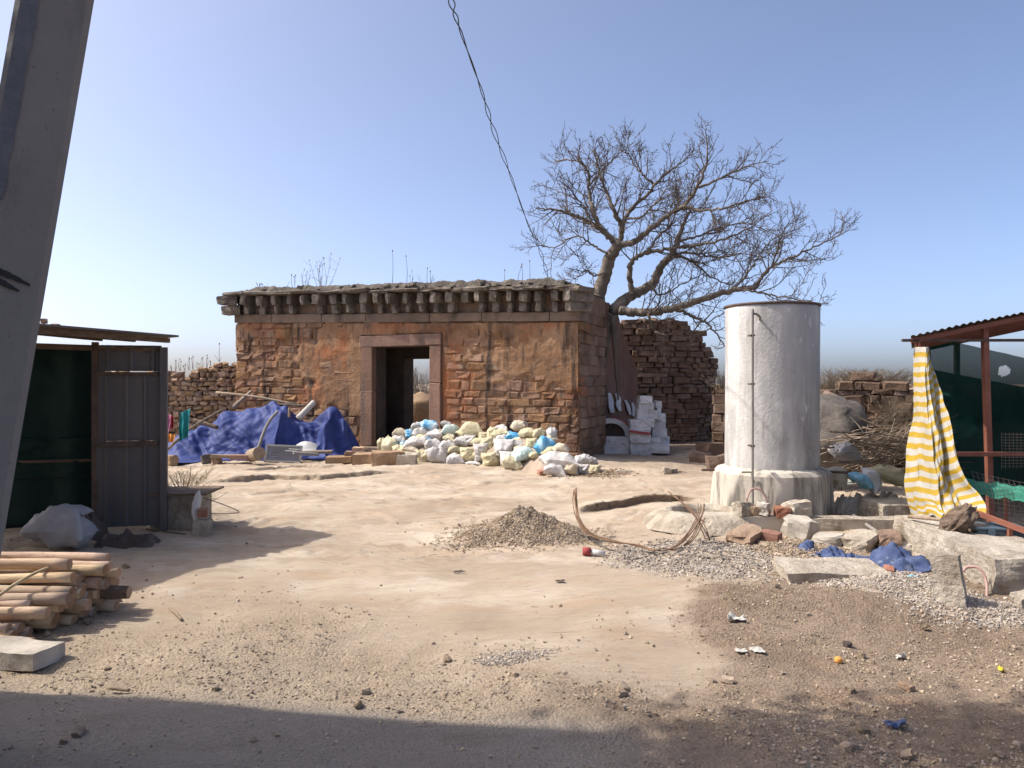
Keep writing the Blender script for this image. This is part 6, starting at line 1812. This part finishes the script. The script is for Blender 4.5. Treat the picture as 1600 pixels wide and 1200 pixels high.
# wire cage and its odds and ends
cage = thing('wire_cage', 'low rusty wire mesh cage with red steel rail in the right shed', 'cage', (4.5, 7.4, 0))
def CLc(p): return (p[0] - 4.5, p[1] - 7.4, p[2])
A_, B_ = P(1522, 790, 7.6), P(1680, 790, 6.9)
m = MB(); nrow, ncol = 15, 34
def cpt(s, t): 
    d = 7.6 - .75 * s
    return np.array([4.52 + 1.2 * s, d - .10 * math.sin(t * math.pi) , .12 + .62 * t - .10 * math.sin(s * math.pi) * t])
for i in range(nrow):
    m.tube([CLc(cpt(s, i / (nrow - 1))) for s in np.linspace(0, 1, 16)], .0022, 3, caps=False)
for j in range(ncol):
    m.tube([CLc(cpt(j / (ncol - 1), t)) for t in np.linspace(0, 1, 10)], .0018, 3, caps=False)
m.build('wire_mesh', M_wire, cage)
m = MB(); nrow = 12
for i in range(nrow): m.tube([CLc((P(1565, 0, 8.0)[0] , 8.0, .75 + .03 * i)), CLc((P(1700, 0, 8.0)[0], 7.9, .75 + .03 * i))], .002, 3, caps=False)
for j in range(30): m.tube([CLc((P(1565, 0, 8.0)[0] + .04 * j, 8.0, .72)), CLc((P(1565, 0, 8.0)[0] + .04 * j, 8.0, 1.1))], .0016, 3, caps=False)
m.build('upper_mesh', M_wire, cage)
ra0, ra1 = P(1512, 796, 6.95), P(1640, 844, 6.2)
for nm, a, b, w in (('rail', ra0, ra1, .04), ('rail_post', ra0 + np.array([.01, 0, 0]), np.array([ra0[0], ra0[1], .12]), .035), ('rail_post', P(1578, 822, 6.55), np.array([P(1578, 822, 6.55)[0], 6.55, .1]), .035), ('rail_post', P(1572, 760, 8.0), np.array([P(1572, 760, 8.0)[0], 8.0, .0]), .03)):
    m = MB(); m.bar(CLc(a), CLc(b), w); m.build(nm, M_iron, cage)
nx, ny = 40, 16
u, v = np.meshgrid(np.linspace(0, 1, nx), np.linspace(0, 1, ny))
a = P(1496, 752, 7.75); b = P(1680, 800, 7.0)
X = np.stack([a[0] + (b[0] - a[0]) * u, a[1] + (b[1] - a[1]) * u + .32 * v - .05, (a[2] - .03) + (b[2] - a[2] + .1) * u * .8 + .05 * fbm(np.stack([u * 8, v * 3, 0 * u], -1), 3) + .05 * v - .07 * (v < .2)], -1)
cloth_obj('green_netting', X, M_netbright, 'crumpled bright green netting draped over the wire cage', 'netting', sub=1)
bb = thing('plastic_box', 'blue-grey plastic box standing on the low concrete wall', 'box', (P(1556, 840, 6.72)[0], 6.72, .22), -.25)
m = MB(); v_, f_ = cube_points(1); v_ = v_.copy(); v_[:, :2] *= np.where(v_[:, 2:] > 0, 1.0, .90); m.raw(v_ * np.array([.19, .14, .065]) + np.array([0, 0, .065]), f_); o = m.build('box_body', M_bluebox, bb); bv = o.modifiers.new('edges', 'BEVEL'); bv.width = .012; bv.segments = 3
m = MB(); m.box((0, 0, .143), (.41, .31, .025)); o = m.build('box_lid', M_bluebox, bb); bv = o.modifiers.new('edges', 'BEVEL'); bv.width = .01; bv.segments = 3
m = MB(); m.box((-.08, -.16, .11), (.05, .015, .06)); m.build('latch', M_bluebox, bb)
# driftwood stump on the wall
v_, f_ = cube_points(10)
r_ = np.linalg.norm(v_, axis=1)[:, None]; v_ = v_ / r_
v_ = v_ * (1 + .35 * fbm(v_ * np.array([2.5, 2.5, 1]) + 4, 4)[:, None])
pw_ = P(1496, 812, 6.75)
o = add('driftwood', make_mesh('driftwood', v_ * .5, f_, False, [M_darkwood]), None, (pw_[0], 6.75, .40), (.3, .7, .2), (.20, .22, .36)); tag(o, 'gnarled dark piece of wood lying on the low wall by the striped cloth', 'wood')
stick_thing('thin_stick', 'flat stick lying along the top of the low wall', 'stick', [P(1420, 812, 7.3) + np.array([0, 0, .03]), P(1478, 818, 6.9)+ np.array([0, 0, .03])], .018, M_wood, 6)
stick_thing('wire_line', 'thin leaning stick beside the driftwood', 'stick', [P(1500, 800, 6.9), P(1516, 830, 6.6)], .014, M_darkwood, 6)

# ------------------------------------------------------------------ bare tree
def T(X_, Y_, d=0.0): return P(800 + X_ / 2.963, 180 + Y_ / 2.963, 18.4 + d)
LIMBS = [  # points in a 2.963x enlargement (corner 800,180), depth offset start/end, radius start/end
    ([(412, 1075), (408, 960), (396, 850), (430, 740), (452, 660), (492, 600)], 0, .0, .24, .145),
    ([(492, 600), (440, 556), (370, 500), (290, 462), (200, 440), (112, 430)], 0, -.8, .085, .016),
    ([(485, 590), (420, 530), (376, 455), (358, 370), (350, 265), (300, 212), (200, 210)], 0, .7, .085, .014),
    ([(498, 590), (508, 520), (470, 440), (440, 360), (402, 262), (380, 165)], 0, -.5, .085, .012),
    ([(505, 540), (530, 470), (575, 415), (640, 355), (672, 308), (760, 240), (830, 185)], .1, 1.0, .075, .012),
    ([(660, 325), (600, 272), (550, 200), (480, 100)], .7, .9, .04, .010),
    ([(492, 600), (560, 590), (625, 540), (700, 480), (792, 420), (850, 350), (890, 260), (905, 180), (900, 60)], 0, -1.0, .10, .012),
    ([(792, 420), (870, 440), (980, 430), (1080, 398), (1200, 372)], -.5, -1.2, .045, .010),
    ([(865, 335), (970, 290), (1080, 240), (1185, 212)], -.7, -1.4, .04, .010),
    ([(415, 1090), (440, 960), (485, 890), (560, 832), (650, 778), (692, 700), (742, 640), (772, 560), (802, 490), (835, 420)], 0, 1.0, .21, .03),
    ([(560, 832), (545, 740), (560, 672), (620, 640), (722, 618), (850, 604), (960, 580), (1100, 520), (1205, 440)], 0, -.9, .085, .012),
    ([(700, 690), (770, 655), (850, 690), (920, 748), (1020, 792)], .4, .9, .05, .014),
    ([(760, 590), (860, 560), (960, 520), (1080, 500), (1190, 540)], .8, 1.5, .04, .010),
    ([(500, 905), (560, 912), (640, 912), (720, 900), (860, 860), (1000, 815), (1130, 794)], 0, -.8, .13, .065),
    ([(1130, 794), (1185, 715), (1290, 662), (1420, 602), (1560, 536)], -.8, -1.4, .05, .010),
    ([(1120, 790), (1200, 700), (1240, 575), (1282, 492)], -.8, -.4, .035, .009),
    ([(1040, 804), (1150, 822), (1280, 846), (1430, 866)], -.7, -1.6, .035, .010),
    ([(740, 892), (850, 938), (922, 980), (985, 1065)], -.3, -.8, .05, .016),
    ([(645, 905), (634, 930), (660, 1000), (720, 1022)], -.2, -.7, .045, .016),
    ([(640, 780), (690, 830), (790, 780), (880, 740)], .2, -.6, .035, .010),
    ([(440, 640), (370, 600), (300, 560), (200, 610), (110, 600)], 0, .8, .035, .009),
    ([(430, 730), (380, 740), (340, 720), (290, 760)], 0, -.5, .03, .008),
    ([(530, 480), (600, 470), (650, 420), (700, 380), (780, 340)], .1, -.9, .035, .009),
    ([(1000, 815), (1060, 770), (1120, 690), (1180, 600), (1260, 540)], -.6, .3, .04, .009),
    ([(620, 640), (680, 560), (740, 500), (760, 430), (780, 330)], -.2, .9, .035, .009),
    ([(370, 500), (330, 420), (260, 370), (150, 330)], .2, .9, .035, .009),
    ([(352, 330), (420, 260), (470, 200), (560, 130)], .5, .1, .03, .008),
    ([(745, 640), (860, 640), (960, 660), (1060, 640), (1160, 660)], .6, -.3, .04, .009),
]
tree = thing('bare_tree', 'wide spreading leafless tree rooted in the ruined wall beside the building', 'tree', tuple(T(412, 1075)))
t0_ = np.array(tree.location)
rg = np.random.default_rng(2024)
trunk_mb, twig_mb = MB(), MB()
def wiggly(p0, dirv, L_, n, w):
    q = [np.array(p0)]
    d = np.array(dirv) / np.linalg.norm(dirv)
    for i in range(n):
        d = d + rg.normal(0, w, 3); d[2] += .05; d /= np.linalg.norm(d)
        q.append(q[-1] + d * L_ / n)
    return np.array(q)
def side_dir(t, amt=1.0):
    r = rg.normal(size=3); r -= t * (r @ t); r /= np.linalg.norm(r) + 1e-9
    v = t * rg.uniform(.45, 1.0) + r * amt
    v[2] += .18
    return v / np.linalg.norm(v)
def grow(q, r0, r1, level, L_):
    n = len(q)
    seg = np.linalg.norm(np.diff(q, axis=0), axis=1); tot = seg.sum()
    spacing = [.145, .105, .062][level]
    k = int(tot / spacing)
    for i in range(k):
        t = (.22 if level == 0 else .2) + (.8 if level == 0 else .8) * (i + rg.random()) / max(1, k)
        t = min(t, .995)
        j = min(int(t * (n - 1)), n - 2); f = t * (n - 1) - j
        p = q[j] * (1 - f) + q[j + 1] * f
        tv = q[j + 1] - q[j]; tv /= np.linalg.norm(tv) + 1e-9
        rr = (r0 * (1 - t) + r1 * t)
        if level == 0:
            L1 = rg.uniform(.4, 1.25) * (1.12 - .72 * t)
            c = wiggly(p, side_dir(tv, .9), L1, 7, .11)
            ra = min(rr * .55, .012 + .008 * L1)
            twig_mb.tube(c, np.linspace(ra, .0055, 8), 4, caps=False)
            grow(c, ra, .0055, 1, L1)
        elif level == 1:
            L1 = rg.uniform(.14, .46)
            c = wiggly(p, side_dir(tv, .85), L1, 4, .16)
            twig_mb.tube(c, np.linspace(.0065, .0045, 5), 3, caps=False)
            grow(c, .0065, .0045, 2, L1)
        else:
            L1 = rg.uniform(.05, .14)
            c = wiggly(p, side_dir(tv, .8), L1, 2, .2)
            twig_mb.tube(c, np.linspace(.0048, .004, 3), 3, caps=False)
for (pts, d0, d1, ra, rbb) in LIMBS:
    n = len(pts)
    q = np.array([T(a, b, d0 + (d1 - d0) * i / (n - 1) + (.12 * rg.normal() if i > 1 else 0)) for i, (a, b) in enumerate(pts)]) - t0_
    c = curve(q, 7 * n)
    c[2:] += .012 * rg.normal(size=c[2:].shape)
    rad = np.linspace(ra, rbb, len(c)) * .86 * (1 + .05 * np.sin(np.arange(len(c)) * 1.1))
    sd = 12 if ra > .1 else 7
    m = MB(); m.tube(c, rad, sd); m.build('trunk' if ra > .15 else 'limb', M_bark, tree, True)
    if ra < .15 or len(pts) > 8:
        grow(c if ra < .15 else c[len(c) // 2:], ra, rbb, 0, 0)
twig_mb.build('twigs', M_twig, tree)
# roots gripping the wall
for k, (a, b, c_) in enumerate(((942, 520, 934), (950, 525, 946), (958, 515, 962))):
    pts = [P(a, b - 20, 18.2), P((a + c_) / 2, b + 15, 18.0), P(c_, b + 55, 17.9), P(c_ + (-4 if k == 0 else 4), b + 110, 17.85)]
    m = MB(); m.tube(curve(np.array(pts) - t0_, 20), np.linspace(.09, .02, 20), 8); m.build('root', M_twig, tree, True)

# ------------------------------------------------------------------ overhead cable
cp = [P(700, -40, 7.0), P(706, 5, 7.4), P(722, 55, 8.1), P(752, 140, 9.6), P(772, 205, 10.9), P(800, 280, 12.6), P(825, 350, 14.4), P(845, 395, 15.6), P(858, 440, 16.6)]
cc = curve(cp, 120)
for k in (0, 1):
    ph = np.arange(120) * .42 + k * math.pi
    off = np.stack([np.cos(ph), 0 * ph, np.sin(ph) * .3], -1) * (.018 + .012 * np.sin(np.arange(120) * .13)[:, None])
    m = MB(); m.tube(cc + off, .0062, 5, caps=False)
    tag(m.build('overhead_cable', M_cable, None, True), 'loosely twisted black cable sagging down to the roof of the building', 'cable', 'twisted pair of overhead cables')

# ------------------------------------------------------------------ house and tree standing outside the view at left; they shade the near ground
house = thing('neighbouring_house', 'plain flat-roofed house standing just outside the view at left', 'house', (0, 0, 0))
hz_ = 4.5
fp = [(-6.4, 4.30), (-3.06, 3.67), (-3.5, -5.0), (-9.5, -5.0), (-9.5, 4.9)]
n = len(fp)
m = MB(); m.raw([(a, b, -.05) for a, b in fp] + [(a, b, hz_ - .12) for a, b in fp], [(i, (i + 1) % n, n + (i + 1) % n, n + i)[::-1] for i in range(n)]); m.build('wall', M_house, house)
m = MB(); m.raw([(a * 1.0, b, hz_ - .12) for a, b in fp] + [(a, b, hz_) for a, b in fp], [(i, (i + 1) % n, n + (i + 1) % n, n + i)[::-1] for i in range(n)] + [tuple(range(n)), tuple(range(n, 2 * n))]); m.build('roof', M_conc, house)
st_ = thing('shade_tree', 'leafy tree standing behind the neighbouring house outside the view', 'tree', (-4.6, -1.2, 0))
m = MB(); m.tube(curve([(0, 0, 0), (.1, .3, 2.2), (.5, 1.6, 4.4), (.9, 2.8, 5.6)], 20), np.linspace(.2, .06, 20), 9); m.build('trunk', M_bark, st_, True)
rg = np.random.default_rng(8); nl = 2600
cl = np.array([[.9, 4.75, 5.8], [1.5, 4.95, 5.9], [2.3, 4.9, 6.3], [3.0, 4.7, 6.2], [1.9, 5.2, 6.6], [3.8, 4.6, 6.4]])
c_ = cl[rg.integers(len(cl), size=nl)] + rg.normal(0, .36, (nl, 3)) * np.array([1.1, .42, .7])
A = rg.normal(size=(nl, 3)); A /= np.linalg.norm(A, axis=1)[:, None]
B = np.cross(A, rg.normal(size=(nl, 3))); B /= np.linalg.norm(B, axis=1)[:, None]
V = np.stack([c_ - A * .09, c_ + B * .035, c_ + A * .09, c_ - B * .035], 1).reshape(-1, 3)
add('crown', make_mesh('crown', V, np.arange(nl * 4).reshape(-1, 4), False, [M_leafdark]), st_)
for e in cl:
    m = MB(); m.tube(curve([(.5, 1.6, 4.4), (np.array([.5, 1.6, 4.4]) + e) / 2 + [0, .1, .2], e], 8), np.linspace(.05, .015, 8), 5); m.build('branch', M_bark, st_, True)

# ------------------------------------------------------------------ dry scrub on the plain behind the walls
rg = np.random.default_rng(88)
ns = 420
sy_ = 1 / rg.uniform(1 / 170, 1 / 27, ns); sx_ = rg.uniform(-1.1, 1.1, ns) * sy_
hs = rg.uniform(.5, 1.5, ns)
bl = 34
ctr = np.repeat(np.stack([sx_, sy_, 0 * sx_], -1), bl, 0); hh_ = np.repeat(hs, bl)[:, None]
dv = rg.normal(size=(ns * bl, 3)) * np.array([.6, .6, .25]) + np.array([0, 0, .7])
dv /= np.linalg.norm(dv, axis=1)[:, None]
tip = ctr + dv * hh_ * rg.uniform(.6, 1.1, (ns * bl, 1))
sdv = np.cross(dv, rg.normal(size=dv.shape)); sdv /= np.linalg.norm(sdv, axis=1)[:, None]
mid = ctr + dv * hh_ * .5
V = np.stack([ctr, mid + sdv * hh_ * .10, tip, mid - sdv * hh_ * .10], 1).reshape(-1, 3)
tag(add('far_scrub', make_mesh('far_scrub', V, np.arange(len(V)).reshape(-1, 4), False, [M_weed])), 'dry brown scrub covering the plain behind the ruins', 'scrub', kind='stuff')
